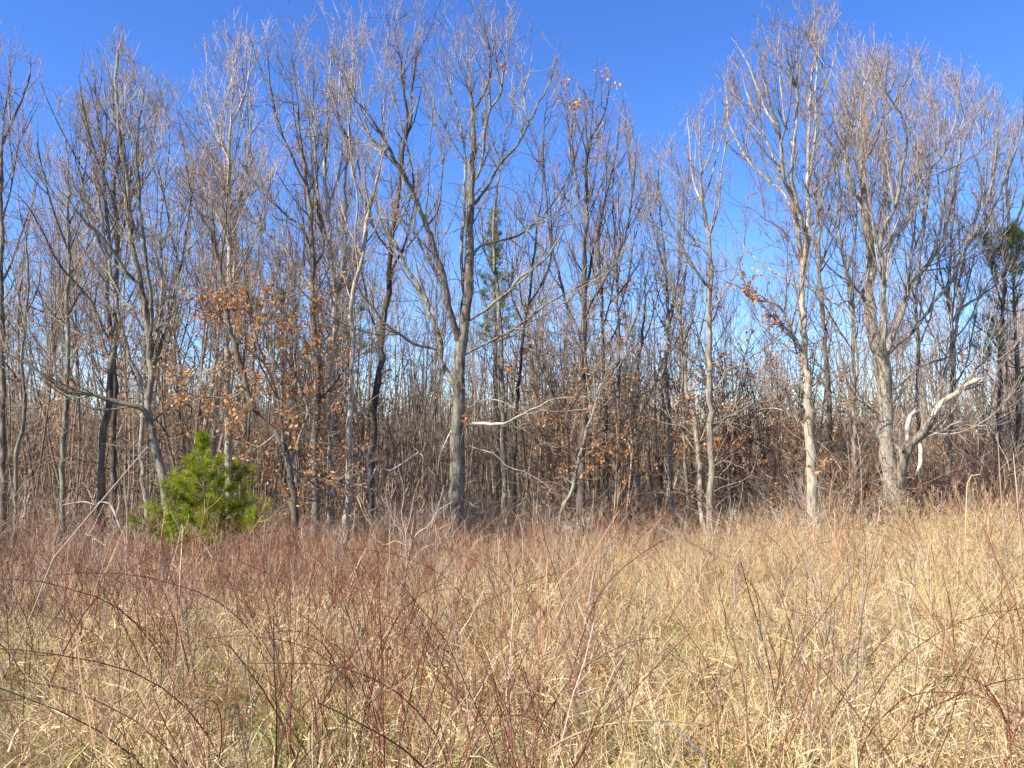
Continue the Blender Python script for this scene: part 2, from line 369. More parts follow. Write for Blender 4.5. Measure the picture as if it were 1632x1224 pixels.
T(19.5, 'grey', 'twig', 'many-stemmed grey tree with a long limb reaching far left', 1.0, [
  (15, 4, '268,850 266,792 257,747 245,710 240,677 238,635 240,580 237,540 235,517 227,467 212,400 205,340 200,280 190,200 185,130 192,70'),
  (11, 3, '240,690 232,655 212,648 175,637 140,627 105,620 75,602 45,582 10,562 -20,545'),
  (10, 2.5, '235,517 227,467 200,430 180,400 157,372 135,352 110,320 85,290'),
  (8, 2.5, '240,560 242,505 238,455 230,392 225,342 220,280 218,230 225,170 235,115'),
  (8, 2, '243,600 262,530 275,480 287,430 297,367 305,317 312,260 325,190'),
  (6, 2, '222,450 205,380 200,320 210,260 222,200'),
  (6, 2, '240,580 255,500 258,430 255,360 262,300 270,230 268,160'),
  (5, 2, '287,430 275,380 265,330 255,280 240,230'),
  (5, 1.5, '240,677 262,655 290,640 310,655'),
  (6, 2, '235,517 210,490 190,470 170,430 150,420')], [(190, 700, 30, 20), (215, 640, 10, 6)], 0.25)
T(20.5, 'pale', 'twig', 'slender grey trunk curving up beside the many-stemmed tree', 0.8, [
  (9, 2.5, '236,860 232,797 225,735 227,672 227,635 220,597 207,572 200,540 190,500 180,450 170,400 160,340 150,280 140,220 130,160'),
  (4, 1.5, '220,597 240,560 250,520'), (4, 1.5, '180,450 192,400 195,340 200,290')], [], 0)
T(21.0, 'brown', 'twig', 'dark crowned trunk left of the many-stemmed tree', 1.0, [
  (13, 3, '160,850 160,785 162,722 170,667 174,635 177,585 185,545 185,505 185,442 187,392 185,342 182,290 190,240 185,200 180,150 185,90 192,40'),
  (6, 2, '183,570 155,550 125,532 107,520 75,500 42,485 15,455'),
  (6, 2, '180,560 162,517 145,480 125,455 105,435 82,400 67,367 50,337 30,312 0,290'),
  (5, 2, '187,392 200,350 205,300 215,240 225,170'),
  (5, 2, '185,342 170,290 150,240 135,180 125,120'),
  (5, 2, '182,290 165,240 155,180 150,120 145,80')], [], 0)
T(22.0, 'dark', 'twig', 'dark straight trunk close behind the slender curving one', 0.7, [
  (11, 3, '180,850 180,740 181,660 183,600 178,540 170,470 175,400 168,330 165,260 170,180 165,120'),
  (4, 1.5, '175,400 190,340 200,270')], [], 0)
T(20.5, 'grey', 'twig', 'upright grey trunk near the fallen dead branch', 0.9, [
  (10, 2.5, '99,850 100,767 100,710 105,660 107,585 107,505 109,430 110,380 107,330 110,292 105,230 95,190 92,150'),
  (5, 2, '109,400 90,350 75,300 62,240 60,190'),
  (5, 2, '109,360 125,320 135,270 140,220 125,160'),
  (4, 1.5, '107,505 125,470 140,440 150,400')], [], 0)
T(21.0, 'brown', 'twig_red', 'tall tree standing first from the left edge of the wood', 1.0, [
  (11, 2.5, '5,850 4,700 3,600 2,450 3,300 5,210 14,140 16,60'),
  (5, 2, '3,450 22,410 38,360 52,320 65,270'),
  (5, 2, '5,230 25,180 45,130 50,80'),
  (5, 2, '3,300 -15,240 -25,170 -20,110'),
  (4, 1.5, '3,350 20,290 30,230 50,190 70,150')], [], 0)
T(19.5, 'grey', 'twig', 'thin wavy grey trunk second from the left edge', 0.7, [
  (7.5, 2, '24,850 25,760 27,722 37,680 40,635 35,585 38,540 42,500 45,440 40,380 30,320 35,260'),
  (4, 1.5, '38,540 20,500 5,470'), (4, 1.5, '42,500 60,460 66,410')], [], 0)
T(22.0, 'grey', 'twig', 'slim grey tree right of the central oak before the tall pine', 0.8, [
  (9, 2.5, '806,860 802,720 800,620 800,555 795,492 790,442 787,405 788,350 795,280 806,210 812,150'),
  (4, 1.5, '795,492 815,450 820,400 830,340'), (4, 1.5, '790,442 772,400 768,350 760,300')], [(815, 590, 16, 20)], 0.4)
T(22.5, 'dark', 'twig', 'blackish thin trunk between the oak and the twin-forked tree', 0.8, [
  (7, 2, '821,860 820,710 825,622 830,580 835,517 842,487 850,420 858,350 866,290 872,230'),
  (4, 1.5, '835,517 815,470 818,400'), (4, 1.5, '842,487 870,440 885,380 895,320')], [(840, 490, 14, 10), (835, 560, 25, 30)], 0.6)
T(20.0, 'dark', 'twig', 'tall black-barked tree forking low with leaves at its top', 1.1, [
  (14, 2.5, '925,870 926,760 928,700 932,650 930,580 932,505 930,430 935,355 935,280 940,220 945,170 955,115'),
  (6.5, 2, '930,570 922,530 905,492 892,442 877,380 870,305 865,240 870,170 880,110'),
  (6, 2, '930,480 950,380 965,317 975,280 985,220 990,165'),
  (5, 2, '935,355 920,300 912,240 910,180 905,130'),
  (5, 2, '932,505 955,460 985,410 1000,360 1010,290 1015,220'),
  (4, 1.5, '940,220 960,190 970,150 975,125')], [(965, 118, 12, 12), (915, 165, 16, 6), (900, 130, 5, 6), (985, 130, 8, 12), (960, 245, 8, 8)], 0.8)
T(19.0, 'grey', 'twig', 'leaning forked grey stem crossing the black-barked trunk', 0.7, [
  (7, 2.5, '890,850 893,822 905,795 915,772 922,740 927,715 935,685 947,655 952,630 965,600 980,560'),
  (3, 1.2, '915,772 895,760 880,765'), (3, 1.5, '935,685 960,690 985,700')], [(945, 745, 26, 14)], 0.6)
T(22.0, 'dark', 'twig', 'slim dark trunk just right of the black-barked tree', 0.8, [
  (8, 2, '967,860 966,760 966,672 962,610 960,560 960,480 955,400 958,330 965,260'),
  (4, 1.5, '960,520 975,470 980,420'), (4, 1.5, '960,480 945,430 940,380')], [(990, 470, 30, 30), (975, 545, 30, 15)], 0.6)
T(21.0, 'brown', 'twig', 'reddish brown pole-straight trunk left of the wide vee', 0.8, [
  (7, 2, '986,860 986,735 986,672 986,585 985,500 983,440 980,380 976,300 985,230'),
  (3.5, 1.5, '985,500 1000,450 1008,400 1015,340')], [(990, 545, 25, 18), (1000, 600, 40, 30)], 0.5)
T(23.0, 'brown', 'twig', 'trunk dividing in a wide vee above the brush', 0.9, [
  (8, 2, '1006,860 1006,797 1007,735 1007,672 1015,635 1017,580 1025,520 1028,460 1022,400'),
  (6, 2, '1008,690 1020,665 1035,630 1050,592 1062,555 1070,500'),
  (4, 1.5, '1017,580 1000,530 995,480')], [(1015, 670, 20, 20), (1060, 640, 20, 40)], 0.6)
T(22.0, 'grey', 'twig', 'tall narrow tree at the left side of the gap in the crowns', 0.9, [
  (8, 2, '1070,860 1068,700 1064,620 1062,580 1065,505 1060,430 1055,367 1050,305 1050,240'),
  (4, 1.5, '1060,430 1045,380 1035,330 1030,280'), (4, 1.5, '1065,505 1080,450 1088,390 1090,330 1085,260')], [(1050, 520, 30, 50), (1075, 700, 25, 40)], 0.5)
T(20.5, 'brown', 'twig', 'thin rusty-leaved pole tree left of the twin white stems', 0.8, [
  (6, 2, '1098,860 1096,800 1094,760 1090,690 1088,620 1087,555 1085,492 1092,440 1098,380 1100,310'),
  (3, 1.2, '1090,690 1075,660 1062,650'), (3, 1.2, '1087,555 1100,520 1112,490')], [(1085, 715, 16, 30), (1080, 640, 20, 40)], 0.8)
T(19.5, 'pale', 'twig_pale', 'twin white stems joined at the foot in pale grass', 1.0, [
  (12, 3, '1132,870 1132,822 1131,772 1135,740 1131,700 1132,660 1131,597 1132,560 1131,500 1132,430 1130,380 1122,330 1117,280 1115,220 1118,150'),
  (12, 2.5, '1124,860 1117,822 1117,772 1113,722 1110,695 1107,665 1097,635 1092,605 1090,540 1076,480 1066,420'),
  (5, 1.8, '1131,460 1122,450 1100,417 1080,380 1060,330 1042,280 1035,230'),
  (3.5, 1.5, '1130,410 1105,380 1085,355 1050,305'),
  (4, 1.5, '1130,380 1145,330 1150,270 1160,210 1155,160'),
  (6, 1.5, '1134,683 1150,667 1175,660 1192,647 1225,640 1270,622'),
  (3.5, 1.2, '1133,628 1150,610 1162,587 1195,584 1225,587'),
  (5, 1.5, '1110,697 1090,682 1062,660 1050,645'),
  (4, 1.5, '1122,330 1105,290 1100,230 1095,180'),
  (3, 1.2, '1117,280 1135,240 1140,190 1138,140')], [(1140, 700, 14, 50), (1135, 760, 12, 12), (1130, 250, 8, 8)], 0.35)
T(18.5, 'pale', 'twig_pale', 'tallest cream white trunk dividing high into upright stems', 1.25, [
  (19, 6, '1297,880 1295,822 1294,760 1291,710 1290,660 1285,610 1282,555 1279,492 1278,442 1277,400'),
  (10, 2, '1278,430 1274,380 1268,342 1259,310 1250,287 1245,237 1240,200 1225,155 1212,100 1207,62 1207,25'),
  (9, 2, '1279,440 1283,380 1272,330 1262,287 1265,237 1272,175 1270,112 1272,50 1275,0'),
  (10, 2, '1281,440 1287,392 1289,342 1286,287 1288,250 1290,175 1292,125 1305,62 1320,25'),
  (6, 2, '1289,300 1298,230 1300,160 1302,100 1298,40 1300,0'),
  (6.5, 2, '1273,385 1262,337 1247,305 1224,287 1195,260 1175,225 1162,195 1157,150 1150,112'),
  (5, 1.8, '1250,287 1228,240 1210,195 1190,150 1180,105'),
  (4.5, 1.5, '1240,200 1222,180 1200,120 1175,70 1165,60'),
  (4, 1.5, '1277,465 1256,447 1239,437 1224,427 1190,400 1175,370'),
  (7, 2, '1280,565 1265,535 1250,497 1225,480 1200,478 1175,455 1140,442'),
  (5, 2, '1281,452 1311,472 1336,487 1364,510 1384,535'),
  (4, 1.5, '1265,237 1250,190 1245,140 1240,80 1245,30'),
  (4, 1.5, '1292,180 1310,150 1325,110 1335,60 1330,20'),
  (4, 1.2, '1278,420 1250,370 1220,350 1195,330'),
  (3, 1.2, '1291,690 1262,660 1230,650 1205,655')],
  [(1190, 440, 14, 8), (1200, 470, 30, 40), (1200, 520, 45, 45), (1250, 662, 40, 5), (1300, 720, 14, 10), (1270, 740, 50, 14)], 0.55)
T(21.5, 'brown', 'twig', 'brown mottled trunk right behind the tallest white tree', 0.8, [
  (10, 2.5, '1330,850 1327,780 1326,735 1323,672 1320,610 1316,560 1310,492 1305,430 1305,367 1301,330 1302,250 1308,180'),
  (4, 1.5, '1305,430 1322,390 1335,340 1345,280'), (4, 1.5, '1301,330 1290,280 1285,220'),
  (4, 1.5, '1319,600 1300,575 1290,550')], [(1330, 690, 20, 20)], 0.35)
T(20.5, 'grey', 'twig', 'lichened trunk sweeping left at its top beside the blue gap', 0.9, [
  (10, 2.5, '1362,850 1361,772 1364,710 1361,660 1360,560 1359,475 1349,435 1344,405 1336,365 1324,345 1309,312 1295,290 1285,265'),
  (5, 2, '1359,500 1372,475 1385,440 1390,400'), (5, 1.8, '1336,365 1340,310 1335,250 1350,190 1340,120'),
  (4, 1.5, '1360,560 1340,530 1325,505 1312,480'), (4, 1.5, '1349,435 1362,390 1365,330 1360,270')], [], 0)
T(19.0, 'silver', 'twig_pale', 'broad grey tree with split trunk and torn broken limb', 1.5, [
  (29, 3.5, '1431,960 1429,890 1424,822 1421,772 1414,722 1410,685 1411,635 1408,585 1399,560 1391,530 1386,492 1381,467 1389,435 1386,380 1376,330 1375,262 1376,212 1372,162 1380,125 1392,87 1392,37'),
  (12, 2.5, '1413,660 1416,620 1414,585 1409,560 1410,517 1406,455 1403,392 1409,362 1424,335 1434,305 1437,270 1445,225 1435,175 1440,120 1447,80'),
  (18, 12, '1427,820 1436,755 1444,722 1459,703 1476,682 1487,665'),
  (11, 8, '1487,665 1499,645 1524,627 1556,607', 'dead'),
  (9, 2, '1487,663 1494,645 1498,617 1508,590 1519,555 1526,505 1531,492 1561,472 1586,455 1632,420'),
  (11, 2, '1413,570 1424,535 1439,492 1451,455 1466,437 1484,412 1509,377 1506,362 1519,317 1524,280 1532,220 1540,160 1555,120'),
  (8, 2, '1418,565 1436,545 1461,520 1489,480 1514,450 1534,405 1561,367 1586,325 1599,292 1610,240 1615,180'),
  (6, 2, '1404,400 1414,398 1426,377 1454,340 1461,305 1482,270 1500,250 1520,200 1530,140'),
  (6, 1.5, '1415,628 1444,605 1461,587 1489,575 1524,565 1560,540'),
  (5, 1.5, '1404,662 1379,645 1366,636 1350,640'),
  (5, 1.5, '1384,480 1361,455 1345,420 1340,370'),
  (22, 13, '1439,960 1440,890 1437,820 1437,760 1444,720'),
  (6, 2, '1459,705 1480,690 1500,688 1520,675 1540,672'),
  (7, 2, '1418,720 1400,700 1385,690 1370,668 1362,650'),
  (10, 8, '1438,735 1441,715 1446,692 1449,667 1459,655', 'dead'),
  (9, 6, '1464,700 1466,722 1465,745', 'dead'),
  (6, 2, '1389,420 1402,350 1415,300 1410,240 1415,180 1425,110'),
  (5, 1.8, '1376,330 1355,290 1345,230 1350,180 1345,120'),
  (5, 1.8, '1375,262 1395,225 1410,170 1412,110 1420,60'),
  (5, 1.8, '1439,492 1450,420 1470,360 1480,310 1475,240 1482,180'),
  (5, 1.8, '1484,412 1500,350 1495,290 1490,240'),
  (5, 1.8, '1531,492 1530,440 1545,380 1560,330 1570,260 1575,190'),
  (5, 1.5, '1524,627 1545,600 1570,575 1600,560')], [(1350, 655, 20, 10)], 0.15)
T(22.0, 'brown', 'twig', 'straight brown trunk behind the torn limb of the broad tree', 0.9, [
  (8, 2, '1468,850 1467,760 1464,690 1462,620 1464,550 1460,480 1466,410 1472,340 1470,270 1478,200'),
  (4, 1.5, '1464,550 1482,510 1490,460 1496,400'), (4, 1.5, '1460,480 1445,430 1440,370')], [], 0)
T(21.0, 'grey', 'twig', 'grey forked tree between the broad tree and the edge pine', 0.9, [
  (8, 2, '1517,850 1516,780 1515,685 1517,620 1520,555 1512,480 1515,410 1520,340 1528,270 1540,200'),
  (4, 1.5, '1517,620 1540,580 1550,530 1560,470 1565,400'), (4, 1.5, '1512,480 1498,430 1495,380')], [], 0)
T(20.5, 'brown', 'twig', 'tall brown tree near the right edge before the dark pine', 1.0, [
  (9, 2.5, '1592,850 1592,760 1591,672 1594,635 1594,560 1600,470 1605,400 1608,340 1603,280 1612,220 1606,160'),
  (5, 2, '1600,470 1580,420 1575,360 1582,300 1590,240 1588,180'),
  (5, 2, '1605,400 1622,350 1635,300 1640,240'),
  (4, 1.5, '1594,560 1572,530 1555,520 1540,500'),
  (4, 1.5, '1603,280 1620,240 1632,190 1630,140')], [], 0)

def make_tree(depth, bark, twigm, label, dens, paths, zones, leaf_p):
    placed = []; loc = None
    ppm = depth / FPX
    for i, pt in enumerate(paths):
        w0, w1, s = pt[:3]; w0 = w0 * (1 if i == 0 else .8); mat = pt[3] if len(pt) > 3 else bark
        px = parse(s)
        if i == 0:
            d0 = depth; dd = rng.uniform(-0.5, 0.5)
        else:
            best = min(((abs(px[0][0] - q[0]) + abs(px[0][1] - q[1]), q) for pl in placed for q in pl['q']), key=lambda z: z[0])[1]
            d0 = best[2]; px[0] = (best[0] * 0.7 + px[0][0] * 0.3, best[1] * 0.7 + px[0][1] * 0.3)
            ln = sum(math.dist(a, b) for a, b in zip(px, px[1:])) * ppm
            dd = rng.uniform(0.15, 0.42) * ln * rng.choice([-1, 1])
            if 'dead' == mat: dd *= 0.3
            if mat == 'silver' and pt[0] >= 11 and px[0][1] > 650: dd = -abs(dd)
        n = len(px); K = int(max(8, min(44, sum(math.dist(a, b) for a, b in zip(px, px[1:])) / 13)))
        P = [at(x, y, d0 + dd * (k / (n - 1)) ** 1.0) for k, (x, y) in enumerate(px)]
        q = [(x, y, d0 + dd * (k / (n - 1))) for k, (x, y) in enumerate(px)]
        q2 = []
        for a, b in zip(q, q[1:]):
            for f in np.linspace(0, 1, 6): q2.append(tuple(np.array(a) * (1 - f) + np.array(b) * f))
        if i == 0 or (i > 0 and px[0][1] > 920):
            b = P[0].copy(); b[2] = float(ground_z(b[0], b[1])) - 0.12
            if b[2] > P[0][2] - 0.3: P = P[1:]
            P = [b] + P
        if i == 0: loc = P[0].copy(); loc[2] += 0.12
        P = resample(P, K); P[1:-1] += rng.normal(size=(K - 2, 3)) * min(0.016, w0 * ppm * 0.12)
        t = np.linspace(0, 1, K)
        R = 0.5 * ppm * (w1 + (w0 - w1) * (1 - t) ** 0.9)
        if i == 0: R *= 1 + 0.6 * np.exp(-t * 28)
        if w1 < 4: R *= 1 - 0.72 * smooth(0.72, 1.0, t)
        placed.append(dict(P=P, R=R, q=q2, mat=mat, w0=w0, i=i))
    root = obj('bare_tree', None, label=label, cat='tree', loc=loc)
    root.empty_display_size = 0.3
    mt = placed[0]
    V, Q = tubes((mt['P'] - loc)[None], mt['R'][None], 12); V = roughen(V, .09, mt['P'] - loc, loc[0])
    obj('trunk', build_mesh('trunk', [(V, Q, M[bark])]), root)
    for pl in placed[1:]:
        V, Q = tubes((pl['P'] - loc)[None], pl['R'][None], 8); V = roughen(V, .08, pl['P'] - loc, loc[0])
        lim = [(V, Q, M[pl['mat']])]
        if pl['mat'] == 'dead' and pl['R'][-1] > 0.02:      # torn end: a ragged spike cap
            c = (pl['P'] - loc)[-1]; dr = unit(pl['P'][-1] - pl['P'][-2]); pp = []; rr = []
            for k in range(5):
                o_ = rng.normal(size=3) * pl['R'][-1] * 0.45
                pp.append([c + o_ - dr * 0.05, c + o_ * 1.1 + dr * 0.05, c + o_ * 1.3 + dr * rng.uniform(0.1, 0.2)]); rr.append([pl['R'][-1] * 0.45, pl['R'][-1] * 0.3, 0.003])
            V, Q = tubes(np.array(pp), np.array(rr), 4); lim.append((V, Q, M['dead']))
        lo = obj('limb', build_mesh('limb', lim), root)
        if pl['mat'] == 'dead': lo['label'] = 'bare white dead limb'
    # crown
    KR = 16; PP = []; RR = []; TM = []
    for pl in placed:
        P = pl['P']; K = len(P); f = np.linspace(0, K - 1, KR); a = f.astype(int).clip(0, K - 2); u = (f - a)[:, None]
        PP.append(P[a] * (1 - u) + P[a + 1] * u); RR.append(pl['R'][a] * (1 - u[:, 0]) + pl['R'][a + 1] * u[:, 0])
        TM.append(0.42 if pl['i'] == 0 else (0.6 if pl['mat'] == 'dead' else 0.15))
    PP = np.array(PP) - loc; RR = np.array(RR); TM = np.array(TM)
    PX, RX = grow(PP, RR, 0.72 * dens, 1.6, 4.6, 0.62, 11, 0.60, tmin=np.where(TM > .5, .99, TM + 0.03), rmax=0.022, rtip=0.005, wob=0.045, tip_bias=1.0)
    PX, RX = cap(PX, RX, loc)
    if len(PX):
        f = np.linspace(0, 10, KR); a = f.astype(int).clip(0, 9); u = (f - a)[:, None]
        PP = np.concatenate([PP, PX[:, a] * (1 - u) + PX[:, a + 1] * u]); RR = np.concatenate([RR, RX[:, a] * (1 - u[:, 0]) + RX[:, a + 1] * u[:, 0]])
        TM = np.r_[TM, np.full(len(PX), .15)]
    P1, R1 = grow(PP, RR, 1.6 * dens, 0.6, 2.3, 0.62, 7, 0.42, tmin=TM, rmax=0.020, rtip=0.004, wob=0.07, tip_bias=0.85); P1, R1 = cap(P1, R1, loc)
    P1b, R1b = grow(PP, RR, 1.6 * dens, 0.2, 0.7, 0.9, 5, 0.25, tmin=TM * 0.8, rmax=0.007, rtip=0.0025, wob=0.16)
    P2, R2 = grow(P1, R1, 5.4, 0.3, 1.0, 0.58, 5, 0.40, tmin=0.1, rmax=0.008, rtip=0.0032, wob=0.09); P2, R2 = cap(P2, R2, loc)
    P3, R3 = grow(P2, R2, 7.5, 0.12, 0.42, 0.62, 3, 0.26, tmin=0.15, rmax=0.0046, rtip=0.0025, wob=0.10); P3, R3 = cap(P3, R3, loc)
    P3b, R3b = grow(P1b, R1b, 4.5, 0.1, 0.35, 0.7, 3, 0.2, tmin=0.15, rmax=0.0042, rtip=0.0022, wob=0.15)
    # lower dead twigs along the trunk
    P4, R4 = grow(PP[:len(placed)], RR[:len(placed)], np.array([6.0] + [1.2] * (len(placed) - 1)), 0.4, 1.9, 1.2, 8, 0.08, tmin=0.08, rmax=0.010, rtip=0.003, wob=0.26, tip_bias=1.2)
    P5, R5 = grow(P4, R4, 5.0, 0.12, 0.55, 0.85, 4, 0.1, rmax=0.005, rtip=0.0025, wob=0.25)
    pcs = []
    for P_, R_, S_, m_ in ((PX, RX, 5, bark), (P1, R1, 4, bark), (P1b, R1b, 3, twigm), (P2, R2, 3, twigm), (P3, R3, 3, twigm), (P3b, R3b, 3, twigm), (P4, R4, 4, bark), (P5, R5, 3, twigm)):
        if len(P_):
            V, Q = tubes(P_, R_, S_); pcs.append((V, Q, M[m_]))
    obj('crown', build_mesh('crown', pcs), root, kind='stuff')
    if leaf_p > 0 and zones:
        C = np.concatenate([P_.reshape(-1, 3) for P_ in (P1b, P2, P3, P3b, P4, P5) if len(P_)])
        qx, qy = project(C + loc); keep = np.zeros(len(C))
        for zx, zy, rx, ry in zones:
            if rx: keep = np.maximum(keep, np.exp(-1.2 * (((qx - zx) / rx) ** 2 + ((qy - zy) / ry) ** 2)) )
        clump = 0.5 + 0.5 * np.sin(C[:, 0] * 6.1 + 1) * np.sin(C[:, 1] * 5.3) * np.sin(C[:, 2] * 7.7 + 2)
        sel = rng.random(len(C)) < keep * leaf_p * (clump > 0.46) * 0.75
        # small zones: make sure they hold something
        pos = C[sel]
        for zx, zy, rx, ry in zones:
            if rx and 12 < rx < 30:
                dist = ((qx - zx) / rx) ** 2 + ((qy - zy) / ry) ** 2; o = np.argsort(dist)[:4]
                pos = np.concatenate([pos, C[np.repeat(o, 3)]])
        pos = np.repeat(pos, 2, 0); pos = pos + rng.normal(size=pos.shape) * 0.05
        if len(pos):
            obj('leaves', build_mesh('leaves', [leaf_mesh(pos)], False), root, kind='stuff', label='clinging orange brown dead leaves')
    return root

for a in TREES: make_tree(*a)

# ------------------------------------------------------------------ generic trees for the wood behind
def generic_tree(H, r0, nl, spread, dens, leaf=0.0, lean=0.6):
    K = 14; t = np.linspace(0, 1, K)
    ph = rng.uniform(0, 6.28, 2); am = rng.uniform(0.06, 0.34)
    ln = rng.normal(size=2) * lean
    P = np.stack([ln[0] * t + am * np.sin(t * 6 + ph[0]), ln[1] * t + am * np.sin(t * 5 + ph[1]), H * t], -1); P -= P[0]
    R = r0 * (0.12 + 0.88 * (1 - t) ** 0.9); R[0] *= 1.25
    P0 = P[None]; R0 = R[None]
    L, LR = grow(P0, R0, nl / H / 0.62, H * .2, H * .42, spread, 9, 0.5, tmin=0.38, rmax=r0 * 0.5, rtip=0.006, wob=0.07, tip_bias=1.0)
    LR = np.maximum(LR, 0.006)
    A, AR = grow(np.concatenate([L]), LR, 1.3 * dens, 0.5, 1.6, 0.6, 5, 0.35, tmin=0.2, rmax=0.016, rtip=0.005)
    A0, A0R = grow(P0, R0, 3.2 * dens, 0.5, 2.0, 1.15, 6, 0.12, tmin=0.1, rmax=0.012, rtip=0.004, wob=0.24)
    A = np.concatenate([A, np.repeat(A[:, -1:], 1, 1)], 1); AR = np.concatenate([AR, AR[:, -1:]], 1)
    A = np.concatenate([A, A0]); AR = np.concatenate([AR, A0R])
    B, BR = grow(A, AR, 2.6 * dens, 0.2, 0.7, 0.65, 3, 0.25, rmax=0.007, rtip=0.0035)
    tr = [(*tubes(P0, R0, 7), M['wood_bg'])]
    if len(L): tr.append((*tubes(L, LR, 5), M['wood_bg']))
    cr = [(*tubes(A, AR, 3), M['twig']), (*tubes(B, BR, 3), M['twig'])]
    lv = None
    if leaf:
        C = np.concatenate([B[:, 1:].reshape(-1, 3), A[:, 2:].reshape(-1, 3)])
        cl = np.sin(C[:, 0] * 3 + 1) * np.sin(C[:, 1] * 3.3) * np.sin(C[:, 2] * 2.2)
        w = (cl > 0.02) & (rng.random(len(C)) < leaf) & (C[:, 2] < H * 0.75)
        C = np.repeat(C[w], 3, 0); C = C + rng.normal(size=C.shape) * 0.07
        lv = build_mesh('leaves', [leaf_mesh(C, (0.12, 0.07))], False)
    return build_mesh('trunk', tr), build_mesh('crown', cr), lv

GEN = [generic_tree(10, rng.uniform(.038, .075), n, sp, 1.5) for n, sp in ((6, .45), (9, .5), (5, .6), (8, .42), (11, .5), (7, .7), (4, .5), (9, .6))]
GENL = [generic_tree(7.5, rng.uniform(.04, .055), n, sp, 1.5, leaf=0.55) for n, sp in ((8, .8), (10, .9), (9, .85))]

ZONES = [(-60, 140, 'at the left end of the wood'), (140, 300, 'left of the small green pine'), (300, 470, 'behind the small green pine'),
         (470, 600, 'behind the dark leafy trunk'), (600, 720, 'left behind the central oak'), (720, 860, 'right behind the central oak'),
         (860, 1000, 'around the black-barked tree'), (1000, 1110, 'behind the wide vee tree'), (1110, 1270, 'between the white twins and tallest tree'),
         (1270, 1400, 'under the blue gap'), (1400, 1540, 'behind the broad broken tree'), (1540, 1700, 'by the pine at the right edge')]

def bg_top(px):
    """pixel height where the crowns of the wood behind end, by direction"""
    return float(np.interp(px, [0, 300, 520, 640, 760, 900, 1020, 1080, 1160, 1240, 1300, 1400, 1500, 1632],
                               [300, 250, 250, 370, 410, 380, 400, 390, 440, 510, 510, 420, 380, 360]))
LAND = dict((z[2], z) for z in ZONES)
n_bg = 0; tries = 0
spots = []
while n_bg < 290 and tries < 4000:
    tries += 1
    px = rng.uniform(-50, 1690); dep = 21.5 + 26 * rng.random() ** 1.2
    if dep < 26 and rng.random() < 0.5: continue
    x = (px - CX) / FPX * dep
    if any((x - a) ** 2 + (dep - b) ** 2 < 0.35 for a, b in spots): continue
    if px > 1250 and px < 1400 and rng.random() < 0.5: continue
    spots.append((x, dep)); n_bg += 1
    zone = next((z[2] for z in ZONES if z[0] <= px < z[1]), ZONES[-1][2])
    leafy = (rng.random() < (0.34 if 880 < px < 1330 else 0.10))
    if n_bg > 246:      # small leaf-holding oaks just inside the wood, right of the central oak
        leafy = True; px = rng.uniform(870, 1330) if n_bg % 5 else rng.uniform(380, 600); dep = rng.uniform(20.8, 27); x = (px - CX) / FPX * dep
        zone = next(z[2] for z in ZONES if z[0] <= px < z[1])
    gz = float(ground_z(x, dep)) - 0.05
    top = bg_top(px) + rng.uniform(-10, 170) + (110 if leafy else 0)
    if n_bg > 246: top = rng.uniform(430, 600)
    topz = at(px, top, dep)[2]; H = max(topz - gz, 4.0)
    m3 = GENL[rng.integers(len(GENL))] if leafy else GEN[rng.integers(len(GEN))]
    base = 7.5 if leafy else 10.0; s = H / base
    nm = 'leafy_sapling' if leafy else 'woodland_tree'
    far = 'nearer' if dep < 29 else ('farther' if dep < 38 else 'farthest')
    lab = (f'slim orange-leaved tree {zone}' if leafy else f'{far} slim bare tree {zone}')
    root = obj(nm, None, label=lab, cat='tree', group=(f'orange-leaved trees {zone}' if leafy else f'{far} slim bare trees {zone}'), loc=(x, dep, gz))
    root.rotation_euler = (rng.normal() * 0.05, rng.normal() * 0.05, rng.uniform(0, 6.28))
    xy = s * rng.uniform(0.75, 1.1); root.scale = (xy, xy, s)
    obj('trunk', m3[0], root); obj('crown', m3[1], root)
    if m3[2]: obj('leaves', m3[2], root, kind='stuff')

